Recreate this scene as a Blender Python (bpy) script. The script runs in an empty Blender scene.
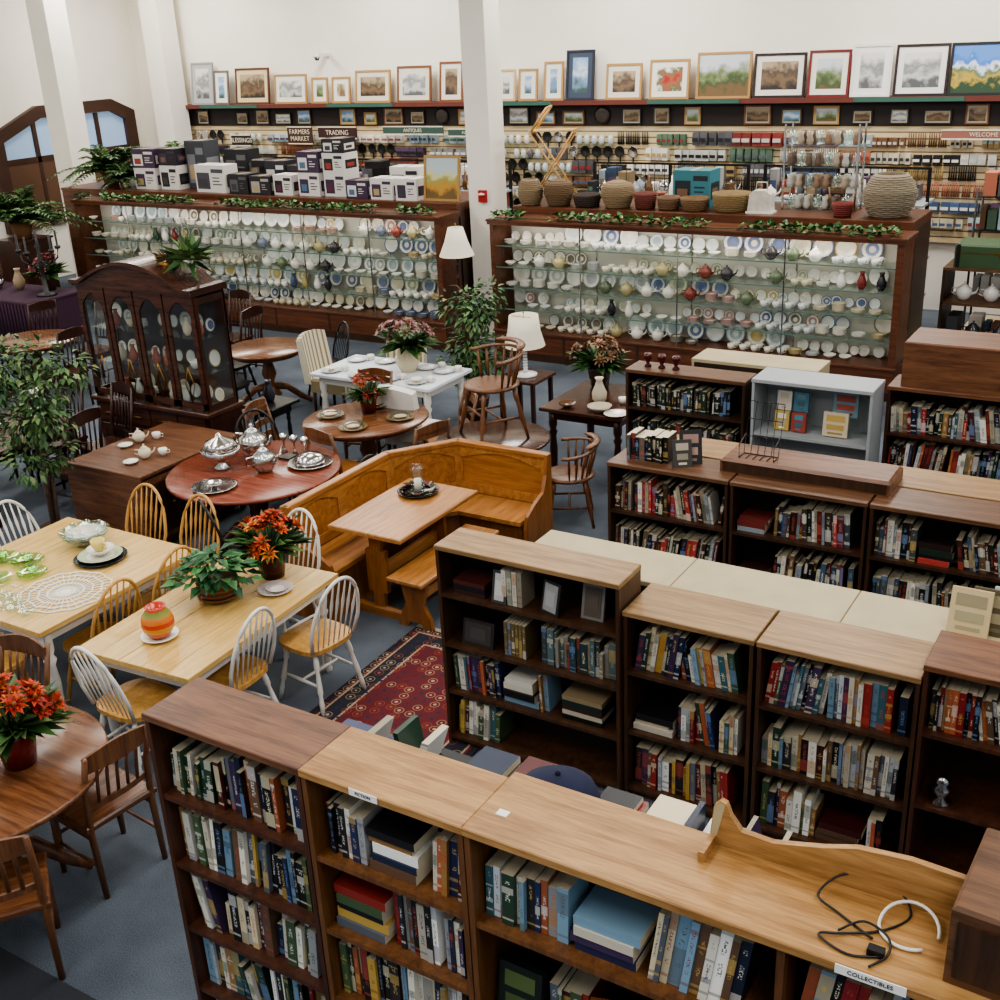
import bpy, math, random
from mathutils import Matrix, Vector
R=random.Random(7)
pi=math.pi
C=bpy.context.scene.collection
def S(c):  # srgb 0-255 -> linear
    return tuple((x/255/12.92 if x/255<.04045 else ((x/255+.055)/1.055)**2.4) for x in c)
# ---------------------------------------------------------------- materials
def newmat(n):
    m=bpy.data.materials.new(n);m.use_nodes=True
    nt=m.node_tree;return m,nt,nt.nodes['Principled BSDF']
def mat(n,c,r=.5,metal=0,noise=0,nscale=20,bump=0,**k):
    m,nt,b=newmat(n);c=S(c);b.inputs['Base Color'].default_value=(*c,1);b.inputs['Roughness'].default_value=r;b.inputs['Metallic'].default_value=metal
    for kk,v in k.items(): b.inputs[kk.replace('_',' ')].default_value=v
    if noise or bump:
        tc=nt.nodes.new('ShaderNodeTexCoord');t=nt.nodes.new('ShaderNodeTexNoise');t.inputs['Scale'].default_value=nscale;t.inputs['Detail'].default_value=4
        nt.links.new(tc.outputs['Object'],t.inputs['Vector'])
        if noise:
            cr=nt.nodes.new('ShaderNodeValToRGB');cr.color_ramp.elements[0].position=.3;cr.color_ramp.elements[1].position=.7
            cr.color_ramp.elements[0].color=(*[x*(1-noise) for x in c],1);cr.color_ramp.elements[1].color=(*[min(1,x*(1+noise)) for x in c],1)
            nt.links.new(t.outputs['Fac'],cr.inputs[0]);nt.links.new(cr.outputs[0],b.inputs['Base Color'])
        if bump:
            bp=nt.nodes.new('ShaderNodeBump');bp.inputs['Strength'].default_value=bump;bp.inputs['Distance'].default_value=.01
            nt.links.new(t.outputs['Fac'],bp.inputs['Height']);nt.links.new(bp.outputs[0],b.inputs['Normal'])
    return m
def wood(n,c1,c2,axis='x',rough=.4,scale=1.0):
    m,nt,b=newmat(n);N=nt.nodes.new;L=nt.links.new
    tc=N('ShaderNodeTexCoord');mp=N('ShaderNodeMapping')
    s={'x':(1.2,14,14),'y':(14,1.2,14),'z':(14,14,1.2)}[axis];mp.inputs['Scale'].default_value=[q*scale for q in s]
    L(tc.outputs['Object'],mp.inputs['Vector'])
    t=N('ShaderNodeTexNoise');t.inputs['Scale'].default_value=1.6;t.inputs['Detail'].default_value=6;t.inputs['Roughness'].default_value=.62;t.inputs['Distortion'].default_value=.6
    L(mp.outputs[0],t.inputs['Vector'])
    t2=N('ShaderNodeTexNoise');t2.inputs['Scale'].default_value=9;t2.inputs['Detail'].default_value=3;L(mp.outputs[0],t2.inputs['Vector'])
    mx=N('ShaderNodeMath');mx.operation='MULTIPLY_ADD';mx.inputs[1].default_value=.35;L(t2.outputs['Fac'],mx.inputs[0]);L(t.outputs['Fac'],mx.inputs[2])
    cr=N('ShaderNodeValToRGB');e=cr.color_ramp.elements;e[0].position=.5;e[0].color=(*S(c1),1);e[1].position=.85;e[1].color=(*S(c2),1)
    L(mx.outputs[0],cr.inputs[0]);L(cr.outputs[0],b.inputs['Base Color']);b.inputs['Roughness'].default_value=rough
    bp=N('ShaderNodeBump');bp.inputs['Strength'].default_value=.12;bp.inputs['Distance'].default_value=.004;L(mx.outputs[0],bp.inputs['Height']);L(bp.outputs[0],b.inputs['Normal'])
    return m
def vcol(n,rough=.5,metal=0,book=False,spec=.5,vary=0):
    m,nt,b=newmat(n);N=nt.nodes.new;L=nt.links.new
    a=N('ShaderNodeAttribute');a.attribute_name='Col';b.inputs['Roughness'].default_value=rough;b.inputs['Metallic'].default_value=metal
    b.inputs['Specular IOR Level'].default_value=spec
    if not book: 
        if vary:
            tc=N('ShaderNodeTexCoord');t=N('ShaderNodeTexNoise');t.inputs['Scale'].default_value=vary;t.inputs['Detail'].default_value=4;L(tc.outputs['Object'],t.inputs[0])
            mr=N('ShaderNodeMapRange');mr.inputs[3].default_value=.6;mr.inputs[4].default_value=1.4;L(t.outputs['Fac'],mr.inputs[0])
            mm=N('ShaderNodeMix');mm.data_type='RGBA';mm.blend_type='MULTIPLY';mm.inputs[0].default_value=1;L(a.outputs['Color'],mm.inputs[6]);L(mr.outputs[0],mm.inputs[7]);L(mm.outputs[2],b.inputs['Base Color'])
        else: L(a.outputs['Color'],b.inputs['Base Color'])
        return m
    a2=N('ShaderNodeAttribute');a2.attribute_name='Col2';uv=N('ShaderNodeUVMap');uv.uv_map='UVMap'
    sp=N('ShaderNodeSeparateXYZ');L(uv.outputs[0],sp.inputs[0])
    def M(op,x,y=None,z=None):
        q=N('ShaderNodeMath');q.operation=op
        for i,w in enumerate((x,y,z)):
            if w is None: continue
            if isinstance(w,(int,float)): q.inputs[i].default_value=w
            else: L(w,q.inputs[i])
        return q.outputs[0]
    u=sp.outputs[0];v=sp.outputs[1];fv=M('FRACT',v)
    inu=M('LESS_THAN',M('ABSOLUTE',M('SUBTRACT',u,.5)),.2)
    inv=M('MULTIPLY',M('GREATER_THAN',fv,.28),M('LESS_THAN',fv,.86))
    t=N('ShaderNodeTexNoise');t.noise_dimensions='2D';t.inputs['Scale'].default_value=1;t.inputs['Detail'].default_value=1
    cb=N('ShaderNodeCombineXYZ');L(M('MULTIPLY',u,5.0),cb.inputs[0]);L(M('MULTIPLY',v,48),cb.inputs[1]);L(cb.outputs[0],t.inputs['Vector'])
    tx=M('GREATER_THAN',t.outputs['Fac'],.54)
    t2=N('ShaderNodeTexNoise');t2.noise_dimensions='1D';t2.inputs['Scale'].default_value=1;L(M('MULTIPLY',v,3.1),t2.inputs['W'])
    seg=M('GREATER_THAN',t2.outputs['Fac'],.47)
    title=M('MULTIPLY',M('MULTIPLY',inu,inv),M('MULTIPLY',tx,seg))
    t3=N('ShaderNodeTexNoise');t3.noise_dimensions='1D';t3.inputs['Scale'].default_value=1.7;L(v,t3.inputs['W'])
    art=M('MULTIPLY',M('GREATER_THAN',t3.outputs['Fac'],.58),.5)
    band=M('MULTIPLY',M('GREATER_THAN',u,0),M('LESS_THAN',M('ABSOLUTE',M('SUBTRACT',fv,.14)),.02))
    k=M('MAXIMUM',M('MULTIPLY',title,.9),M('MAXIMUM',M('MULTIPLY',band,.5),art))
    k=M('MULTIPLY',k,M('GREATER_THAN',u,-.5))
    mm=N('ShaderNodeMix');mm.data_type='RGBA';L(k,mm.inputs[0]);L(a.outputs['Color'],mm.inputs[6]);L(a2.outputs['Color'],mm.inputs[7]);L(mm.outputs[2],b.inputs['Base Color'])
    return m
def glassmat(n,tint=(.975,.99,.985),op=.06):
    m=bpy.data.materials.new(n);m.use_nodes=True;nt=m.node_tree;nt.nodes.clear();N=nt.nodes.new
    o=N('ShaderNodeOutputMaterial');t=N('ShaderNodeBsdfTransparent');t.inputs[0].default_value=(*tint,1);g=N('ShaderNodeBsdfGlossy');g.inputs['Roughness'].default_value=.05
    g.inputs[0].default_value=(.95,.97,.97,1);x=N('ShaderNodeMixShader');x.inputs[0].default_value=op
    nt.links.new(t.outputs[0],x.inputs[1]);nt.links.new(g.outputs[0],x.inputs[2]);nt.links.new(x.outputs[0],o.inputs[0]);return m
def emis(n,c,s):
    m,nt,b=newmat(n);b.inputs['Base Color'].default_value=(*S(c),1);b.inputs['Emission Color'].default_value=(*S(c),1);b.inputs['Emission Strength'].default_value=s;return m
def picmat(kind,cols,radial=False):
    m,nt,b=newmat('picture_'+kind);N=nt.nodes.new;L=nt.links.new
    tc=N('ShaderNodeTexCoord');oi=N('ShaderNodeObjectInfo');t=N('ShaderNodeTexNoise');t.noise_dimensions='4D';t.inputs['Scale'].default_value=7;t.inputs['Detail'].default_value=5
    L(tc.outputs['Object'],t.inputs['Vector']);ml=N('ShaderNodeMath');ml.operation='MULTIPLY';ml.inputs[1].default_value=40;L(oi.outputs['Random'],ml.inputs[0]);L(ml.outputs[0],t.inputs['W'])
    sp=N('ShaderNodeSeparateXYZ');L(tc.outputs['Generated'],sp.inputs[0])
    if radial:
        vm=N('ShaderNodeVectorMath');vm.operation='DISTANCE';cb=N('ShaderNodeCombineXYZ');L(sp.outputs[0],cb.inputs[0]);L(sp.outputs[2],cb.inputs[2]);L(cb.outputs[0],vm.inputs[0]);vm.inputs[1].default_value=(.5,0,.45);base=vm.outputs['Value']
    else: base=sp.outputs[2]
    ma=N('ShaderNodeMath');ma.operation='MULTIPLY_ADD';ma.inputs[1].default_value=.9;ma.inputs[2].default_value=-.45;L(t.outputs['Fac'],ma.inputs[0])
    ad=N('ShaderNodeMath');ad.operation='ADD';L(base,ad.inputs[0]);L(ma.outputs[0],ad.inputs[1])
    cr=N('ShaderNodeValToRGB');e=cr.color_ramp.elements;n=len(cols);lo,hi=(.05,.5) if radial else (.2,.75)
    e[0].position=lo;e[0].color=(*S(cols[0]),1);e[1].position=hi;e[1].color=(*S(cols[-1]),1)
    for i in range(1,n-1): q=e.new(lo+(hi-lo)*i/(n-1));q.color=(*S(cols[i]),1)
    L(ad.outputs[0],cr.inputs[0]);L(cr.outputs[0],b.inputs['Base Color']);b.inputs['Roughness'].default_value=.35;return m
M={}
for k_,v_,r_ in [('land',[(110,86,54),(60,80,46),(110,124,76),(160,166,158),(196,204,206)],0),('mount',[(44,70,46),(190,160,60),(84,110,80),(225,228,236),(60,118,200),(90,140,210)],0),('autumn',[(110,84,40),(190,140,50),(150,150,80),(210,200,140),(180,196,200)],0),('grey',[(90,92,92),(196,196,192),(130,132,130),(214,212,206)],0),('flower',[(150,60,60),(120,130,90),(200,170,150),(226,220,206),(230,226,214)],1),('dark',[(50,42,36),(120,96,70),(80,66,54),(170,150,120)],0),('blue',[(60,84,80),(120,150,180),(200,210,216),(130,165,205)],0),('red',[(150,44,40),(170,90,60),(90,100,70),(222,214,200),(226,220,206)],1)]: M['pic_'+k_]=picmat(k_,v_,r_)
M['paint']=vcol('painted_color',.55);M['glaze']=vcol('glazed_ceramic',.18);M['leaf']=vcol('leaf_color',.45,spec=.4);M['book']=vcol('book_covers',.38,book=True)
M['wick']=vcol('woven_wicker',.8,vary=60);M['fab']=vcol('fabric_color',.9,vary=8)
M['silver']=mat('polished_silver',(200,198,195),.18,1);M['blackmetal']=mat('black_metal',(22,21,21),.4)
M['brass']=mat('brass',(150,115,60),.35,1)
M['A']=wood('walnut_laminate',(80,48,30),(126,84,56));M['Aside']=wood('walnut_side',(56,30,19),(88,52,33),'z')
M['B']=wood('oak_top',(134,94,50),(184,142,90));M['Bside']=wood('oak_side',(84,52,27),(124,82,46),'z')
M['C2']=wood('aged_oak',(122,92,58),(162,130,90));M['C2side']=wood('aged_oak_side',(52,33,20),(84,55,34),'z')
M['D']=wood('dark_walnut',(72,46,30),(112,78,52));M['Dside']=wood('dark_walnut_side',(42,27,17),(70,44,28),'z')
M['cream']=mat('cream_laminate',(176,162,128),.5,noise=.08,nscale=5)
M['greylam']=mat('grey_laminate',(158,162,164),.5)
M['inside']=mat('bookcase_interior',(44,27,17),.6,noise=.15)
M['light']=wood('maple_top',(188,150,84),(216,182,118),'y',.3);M['lightz']=wood('maple_turned',(180,132,68),(208,164,100),'z',.35)
M['oak']=wood('honey_oak',(134,84,38),(174,118,64),'x',.35);M['oaky']=wood('honey_oak_y',(142,92,46),(184,130,76),'y',.32);M['oakz']=wood('honey_oak_z',(120,74,33),(160,104,54),'z',.38)
M['cherry']=wood('cherry_table',(104,46,31),(142,76,54),'x',.25);M['cherryz']=wood('cherry_turned',(56,26,17),(88,44,28),'z',.35)
M['brown']=wood('brown_table',(84,50,31),(130,86,55),'x',.22);M['brownz']=wood('brown_turned',(84,50,30),(126,84,53),'z',.35)
M['dk']=wood('dark_mahogany',(34,17,12),(64,34,23),'z',.28);M['dkx']=wood('dark_mahogany_top',(46,26,19),(86,52,38),'x',.22)
M['case']=wood('case_mahogany',(72,38,22),(108,64,40),'x',.35)
M['white']=mat('white_paint',(224,221,213),.35);M['whitecloth']=mat('white_tablecloth',(216,220,226),.8,noise=.04)
M['backwhite']=mat('display_back_white',(196,190,176),.6)
M['gedge']=mat('glass_shelf_edge',(98,120,112),.2)
M['wall']=mat('wall_plaster',(240,234,222),.85,noise=.02,nscale=2)
M['black']=mat('black_wood',(26,24,24),.35)
M['purple']=mat('plum_cloth',(52,22,44),.85,noise=.2)
M['glass']=glassmat('clear_glass');M['gshelf']=glassmat('glass_shelf',(.93,.975,.955),.14)
M['soil']=mat('soil',(40,28,20),.9);M['bark']=mat('bark',(92,74,58),.85,noise=.3)
M['cord']=mat('black_cord',(20,20,22),.4);M['whitecord']=mat('white_cord',(220,218,210),.4)
M['shade']=mat('lamp_shade',(236,228,208),.8);M['paper']=mat('white_paper',(235,234,228),.7)
m,nt,b=newmat('slatwall');N=nt.nodes.new;tc=N('ShaderNodeTexCoord');sp=N('ShaderNodeSeparateXYZ');nt.links.new(tc.outputs['Object'],sp.inputs[0])
q=N('ShaderNodeMath');q.operation='MULTIPLY';q.inputs[1].default_value=1/.09;nt.links.new(sp.outputs[2],q.inputs[0]);f=N('ShaderNodeMath');f.operation='FRACT';nt.links.new(q.outputs[0],f.inputs[0])
cr=N('ShaderNodeValToRGB');cr.color_ramp.interpolation='CONSTANT';cr.color_ramp.elements[0].color=(*S((110,90,62)),1);cr.color_ramp.elements[1].position=.2;cr.color_ramp.elements[1].color=(*S((210,190,152)),1)
nt.links.new(f.outputs[0],cr.inputs[0]);nt.links.new(cr.outputs[0],b.inputs['Base Color']);b.inputs['Roughness'].default_value=.6;M['slat']=m
m,nt,b=newmat('blue_grey_carpet');N=nt.nodes.new;tc=N('ShaderNodeTexCoord')
t=N('ShaderNodeTexNoise');t.inputs['Scale'].default_value=160;t.inputs['Detail'].default_value=2;nt.links.new(tc.outputs['Object'],t.inputs[0])
t2=N('ShaderNodeTexNoise');t2.inputs['Scale'].default_value=1.3;t2.inputs['Detail'].default_value=5;nt.links.new(tc.outputs['Object'],t2.inputs[0])
a=N('ShaderNodeMath');a.operation='ADD';nt.links.new(t.outputs[0],a.inputs[0]);nt.links.new(t2.outputs[0],a.inputs[1])
cr=N('ShaderNodeValToRGB');e=cr.color_ramp.elements;e[0].color=(*S((58,66,76)),1);e[1].color=(*S((106,114,124)),1)
mr=N('ShaderNodeMapRange');mr.inputs[1].default_value=.6;mr.inputs[2].default_value=1.4;nt.links.new(a.outputs[0],mr.inputs[0]);e[0].position=.2;e[1].position=.9
nt.links.new(mr.outputs[0],cr.inputs[0]);nt.links.new(cr.outputs[0],b.inputs['Base Color']);b.inputs['Roughness'].default_value=.95
bp=N('ShaderNodeBump');bp.inputs['Strength'].default_value=.5;bp.inputs['Distance'].default_value=.01;nt.links.new(t.outputs[0],bp.inputs['Height']);nt.links.new(bp.outputs[0],b.inputs['Normal']);M['carpet']=m
# ---------------------------------------------------------------- mesh builder
class MB:
    def __init__(s): s.v=[];s.f=[];s.mi=[];s.c=[];s.c2=[];s.uv=[];s.sm=[];s.mats=[];s.T=Matrix.Identity(4)
    def add(s,vs,fs,mt,col=(.8,.8,.8),sm=False,uvs=None,col2=(1,1,1),T=None):
        if mt not in s.mats: s.mats.append(mt)
        k=s.mats.index(mt);o=len(s.v);X=s.T if T is None else s.T@T
        s.v+=[tuple(X@Vector(p)) for p in vs]
        for i,f in enumerate(fs):
            s.f.append(tuple(j+o for j in f));s.mi.append(k);s.sm.append(sm)
            cc=col[i] if isinstance(col,list) else col
            s.c.append(cc);s.c2.append(col2);s.uv.append(uvs[i] if uvs and uvs[i] else None)
    def box(s,x0,x1,y0,y1,z0,z1,mt,col=(.8,.8,.8),T=None,**k):
        vs=[(x0,y0,z0),(x1,y0,z0),(x1,y1,z0),(x0,y1,z0),(x0,y0,z1),(x1,y0,z1),(x1,y1,z1),(x0,y1,z1)]
        s.add(vs,[(0,3,2,1),(4,5,6,7),(0,1,5,4),(1,2,6,5),(2,3,7,6),(3,0,4,7)],mt,col,T=T,**k)
    def bbox(s,x0,x1,y0,y1,z0,z1,mt,b=.008,col=(.8,.8,.8),T=None):
        vs=[(x0,y0,z0),(x1,y0,z0),(x1,y1,z0),(x0,y1,z0),(x0,y0,z1-b),(x1,y0,z1-b),(x1,y1,z1-b),(x0,y1,z1-b),(x0+b,y0+b,z1),(x1-b,y0+b,z1),(x1-b,y1-b,z1),(x0+b,y1-b,z1)]
        s.add(vs,[(0,3,2,1),(0,1,5,4),(1,2,6,5),(2,3,7,6),(3,0,4,7),(4,5,9,8),(5,6,10,9),(6,7,11,10),(7,4,8,11),(8,9,10,11)],mt,col,T=T)
    def lathe(s,prof,mt,o=(0,0,0),seg=16,col=(.8,.8,.8),T=None,sx=1,sy=1,cols=None,sm=True):
        vs=[];fs=[];cl=[]
        for r,z in prof:
            for i in range(seg):
                a=2*pi*i/seg;vs.append((o[0]+sx*r*math.cos(a),o[1]+sy*r*math.sin(a),o[2]+z))
        for j in range(len(prof)-1):
            for i in range(seg):
                i2=(i+1)%seg;fs.append((j*seg+i,j*seg+i2,(j+1)*seg+i2,(j+1)*seg+i));cl.append(cols[j] if cols else col)
        n=len(prof)
        if prof[0][0]>1e-4: fs.append(tuple(range(seg))[::-1]);cl.append(cl[0])
        if prof[-1][0]>1e-4: fs.append(tuple((n-1)*seg+i for i in range(seg)));cl.append(cl[-2] if len(cl)>1 else cl[-1])
        s.add(vs,fs,mt,cl,sm,T=T)
    def tube(s,pts,r,mt,seg=8,col=(.8,.8,.8),T=None,closed=False,flat=1):
        P=[Vector(p) for p in pts];n=len(P);rr=r if isinstance(r,(list,tuple)) else [r]*n;vs=[];fs=[]
        for i,p in enumerate(P):
            d=(P[(i+1)%n]-P[i-1]) if closed else (P[min(i+1,n-1)]-P[max(i-1,0)])
            if d.length<1e-9: d=Vector((0,0,1))
            d.normalize();up=Vector((0,0,1)) if abs(d.z)<.9 else Vector((0,1,0))
            a=d.cross(up).normalized();b=d.cross(a)
            for k in range(seg):
                t=2*pi*k/seg;vs.append(p+a*rr[i]*math.cos(t)+b*rr[i]*flat*math.sin(t))
        for i in range(n if closed else n-1):
            for k in range(seg):
                k2=(k+1)%seg;i2=(i+1)%n;fs.append((i*seg+k,i2*seg+k,i2*seg+k2,i*seg+k2))
        if not closed: fs.append(tuple(range(seg)));fs.append(tuple((n-1)*seg+k for k in range(seg))[::-1])
        s.add(vs,fs,mt,col,True,T=T)
    def prism(s,poly,z0,z1,mt,col=(.8,.8,.8),T=None):
        n=len(poly);vs=[(x,y,z0) for x,y in poly]+[(x,y,z1) for x,y in poly]
        fs=[tuple(range(n))[::-1],tuple(range(n,2*n))]+[(i,(i+1)%n,n+(i+1)%n,n+i) for i in range(n)]
        s.add(vs,fs,mt,col,T=T)
    def sphere(s,o,r,mt,col=(.8,.8,.8),seg=12,sz=1,T=None):
        n=seg//2;s.lathe([(max(1e-5,r*math.sin(pi*i/n)),-r*sz*math.cos(pi*i/n)) for i in range(n+1)],mt,o,seg,col,T)
    def leaf(s,p,d,size,col,w=.45,mt='leaf'):
        d=Vector(d).normalized();side=d.cross(Vector((R.uniform(-.4,.4),R.uniform(-.4,.4),1))).normalized();p=Vector(p);nrm=side.cross(d)
        q=[p,p+d*size*.45+side*size*w*.5+nrm*size*.08,p+d*size-nrm*size*.12,p+d*size*.45-side*size*w*.5+nrm*size*.08]
        s.add(q,[(0,1,2),(0,2,3)],mt,col,True)
    def obj(s,name,loc=(0,0,0),rz=0,parent=None,rx=0,ry=0,sc=1):
        me=bpy.data.meshes.new(name);me.from_pydata(s.v,[],s.f);me.update()
        for k in s.mats: me.materials.append(M[k] if isinstance(k,str) else k)
        me.polygons.foreach_set('material_index',s.mi);me.polygons.foreach_set('use_smooth',s.sm)
        a=me.color_attributes.new('Col','FLOAT_COLOR','CORNER');a2=me.color_attributes.new('Col2','FLOAT_COLOR','CORNER');uv=me.uv_layers.new(name='UVMap')
        A=[];B=[];U=[]
        for i,f in enumerate(s.f):
            A+=[*s.c[i][:3],1]*len(f);B+=[*s.c2[i][:3],1]*len(f)
            U+=(s.uv[i] if s.uv[i] else [-1,0]*len(f))
        a.data.foreach_set('color',A);a2.data.foreach_set('color',B);uv.data.foreach_set('uv',U)
        me.update();return place(me,name,loc,rz,parent,rx,ry,sc)
def place(me,name,loc=(0,0,0),rz=0,parent=None,rx=0,ry=0,sc=1):
    o=bpy.data.objects.new(name,me);o.location=loc;o.rotation_euler=(rx,ry,rz);o.scale=(sc,)*3 if not isinstance(sc,tuple) else sc;C.objects.link(o)
    if parent: o.parent=parent
    return o
def text(s,name,size,loc,rot,mt,parent=None):
    c=bpy.data.curves.new(name,'FONT');c.body=s;c.size=size;c.align_x='CENTER';c.align_y='CENTER';c.extrude=.001;c.materials.append(mt)
    o=bpy.data.objects.new(name,c);o.location=loc;o.rotation_euler=rot;C.objects.link(o)
    if parent: o.parent=parent
    return o
def jit(c,a=.15): 
    k=1+R.uniform(-a,a);return tuple(min(1,x*k) for x in c)
def smooth(P,n=6):
    P=[Vector(p) for p in P];P=[P[0]]+P+[P[-1]];o=[]
    for i in range(1,len(P)-2):
        for k in range(n):
            t=k/n;a,b_,c,d=P[i-1:i+3];o.append(.5*((2*b_)+(c-a)*t+(2*a-5*b_+4*c-d)*t*t+(3*b_-a-3*c+d)*t**3))
    return o+[P[-1]]
TR=Matrix.Translation
def RZ(a): return Matrix.Rotation(a,4,'Z')
def RX(a): return Matrix.Rotation(a,4,'X')
# ---------------------------------------------------------------- room
b=MB();b.box(-24,6,-3,18,-.1,0,'carpet');b.obj('floor')
M['tile']=mat('beige_tile',(196,176,146),.4,noise=.08,nscale=3)
b=MB();b.box(-2.8,6,14.9,17.6,0,.006,'tile');b.obj('floor_tile')
b=MB();b.box(-19.6,6,17.7,17.9,0,6.6,'wall');b.obj('wall_back')
b=MB();b.box(-19.6,-19.4,-3,17.7,0,6.6,'wall');b.obj('wall_left')
b=MB();b.box(-19.6,6,-3,17.9,6.6,6.75,'wall');b.obj('ceiling')
b=MB();b.box(-18.4,6,17.62,17.7,1.0,2.62,'slat');b.obj('wall_slat_panel')
M['band']=mat('dark_band',(38,28,26),.6)
b=MB();b.box(-18.4,6,17.6,17.7,2.62,2.95,'band');b.obj('trim_1')
M['ledge']=mat('ledge_maroon',(104,54,44),.5);M['ledgeg']=mat('ledge_green',(60,96,84),.5)
b=MB();x=-18.4
while x<6:
    b.box(x,min(6,x+3.2),17.42,17.7,2.95,3.02,'ledge');b.box(x+.9,min(6,x+2.4),17.41,17.42,2.955,3.015,'ledgeg');x+=3.2
b.obj('trim_2')
def column(n,x,y,w):
    b=MB();b.bbox(-w/2,w/2,-w/2,w/2,0,6.6,'wall',.002);b.box(-w/2-.02,w/2+.02,-w/2-.02,w/2+.02,0,.12,'white');return b.obj(n,(x,y,0))
column('support_column',-8.77,14.0,.38) ;column('support_column',-17.95,14.55,.46);column('support_column',-18.12,17.25,.46)
M['winlight']=emis('window_daylight',(150,175,205),.4);M['winframe']=mat('window_frame_brown',(66,42,30),.5);M['winlow']=mat('window_lower_panel',(96,68,50),.6)
b=MB();T=TR((-19.4,0,0))
out=[(13.9,1.0),(13.9,2.75),(15.0,3.2),(16.8,3.2),(17.35,2.95),(17.35,1.0)];inn=[(14.15,1.0),(14.15,2.62),(15.05,2.98),(16.75,2.98),(17.1,2.8),(17.1,1.0)]
for i in range(5):
    q=[out[i],out[i+1],inn[i+1],inn[i]];vs=[(0,y,z) for y,z in q]+[(.12,y,z) for y,z in q]
    b.add(vs,[(3,2,1,0),(4,5,6,7),(0,1,5,4),(1,2,6,5),(2,3,7,6),(3,0,4,7)],'winframe',T=T)
b.add([(.02,y,z) for y,z in inn],[tuple(range(6))],'winlight',T=T)
b.box(.02,.06,14.15,17.1,1.0,2.25,'winlow',T=T)
for y in (14.9,15.65,16.4): b.box(.02,.07,y-.04,y+.04,1.0,2.97,'winframe',T=T)
b.box(.02,.07,14.15,17.1,2.2,2.3,'winframe',T=T)
b.obj('window_1')
# ---------------------------------------------------------------- books
PB=[S(c) for c in [(228,224,212),(236,234,226),(222,216,200),(205,190,158),(190,196,200),(30,28,32),(24,26,30),(36,46,84),(30,40,62),(122,34,36),(150,50,44),(76,28,28),(40,66,50),(70,92,62),(60,100,110),(186,154,78),(150,112,66),(104,78,60),(150,150,152),(96,104,114),(170,96,62),(64,48,80),(214,206,190),(20,20,24),(190,182,164),(44,42,46),(120,150,170)]]
PD=[S(c) for c in [(44,30,28),(60,34,30),(92,32,32),(32,34,44),(30,46,38),(160,148,126),(110,90,66),(26,26,28),(70,76,80),(106,44,40),(186,178,158),(66,54,44),(22,22,24)]]
TC=[S(c) for c in [(225,220,205),(200,170,96),(230,228,222),(180,80,64),(236,226,190),(120,150,190)]]
def book(b,x,y,z,w,h,d,c,sh=0,c2=None,face=-1,pg=None):
    y2=y-face*d;lum=sum(c)/3
    c2=c2 or (R.choice(TC) if lum<.25 else S(R.choice([(50,50,54),(130,44,40),(50,64,110),(90,90,90),(60,90,70),(180,120,50)])))
    pg=pg or S((196,184,158));k=sh*h;vid=R.randint(0,60)
    ya,yb=min(y,y2),max(y,y2)
    vs=[(x,ya,z),(x+w,ya,z),(x+w,yb,z),(x,yb,z),(x+k,ya,z+h),(x+w+k,ya,z+h),(x+w+k,yb,z+h),(x+k,yb,z+h)]
    fs=[(0,3,2,1),(4,5,6,7),(0,1,5,4),(1,2,6,5),(2,3,7,6),(3,0,4,7)]
    fu=[0,vid+.02,1,vid+.02,1,vid+.98,0,vid+.98]
    u=[None]*6;u[2 if face<0 else 4]=fu
    b.add(vs,fs,'book',[c,pg,c,c,c,c],col2=c2,uvs=u)
def shelf_books(b,x0,x1,yf,z,hm,pal,face=-1,fill=.97,dmax=.2,lean=True,hmin=.16,tone=1):
    x=x0+R.uniform(0,.02);end=x0+(x1-x0)*fill;run=0;sh=0
    while x<end-.03:
        if run<=0:
            run=R.randint(4,12);sh=R.choice([0,0,.03,.07,-.05,.14,-.16]) if lean else 0
            bh=R.uniform(hmin+.04,hm-.02);sig=R.choice([.008,.02,.03])
            if R.random()<.07 and x+.26<end:
                zz=z
                for k in range(R.randint(3,5)):
                    t=R.uniform(.02,.045)
                    if zz+t>z+hm: break
                    c=jit(R.choice(pal));xo=R.uniform(0,.02);w=R.uniform(.19,.24)
                    y2=yf+R.uniform(0,.02)*(-face);ya,yb=min(y2,y2-face*.16),max(y2,y2-face*.16)
                    b.box(x+xo,x+xo+w,ya,yb,zz,zz+t,'book',[c,c,c,S((205,195,170)),c,c]);zz+=t
                x+=.27;continue
        w=R.choice([R.uniform(.015,.026),R.uniform(.024,.044)]);h=min(hm,max(hmin,R.gauss(bh,sig)));c=jit(tuple(q*tone for q in R.choice(pal)),.2)
        kk=sh*h
        if x+w+max(kk,0)>x1-.003: break
        xx=max(x,x0+max(0,-kk)+.002)
        book(b,xx,yf+(-face)*R.uniform(.0,.03),z,w,h,min(dmax,R.uniform(.14,.19)),c,sh,face=face)
        x=xx+w+.001;run-=1
        if run<=0: x+=R.choice([0,0,.01,.03])+abs(sh)*.12
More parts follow.
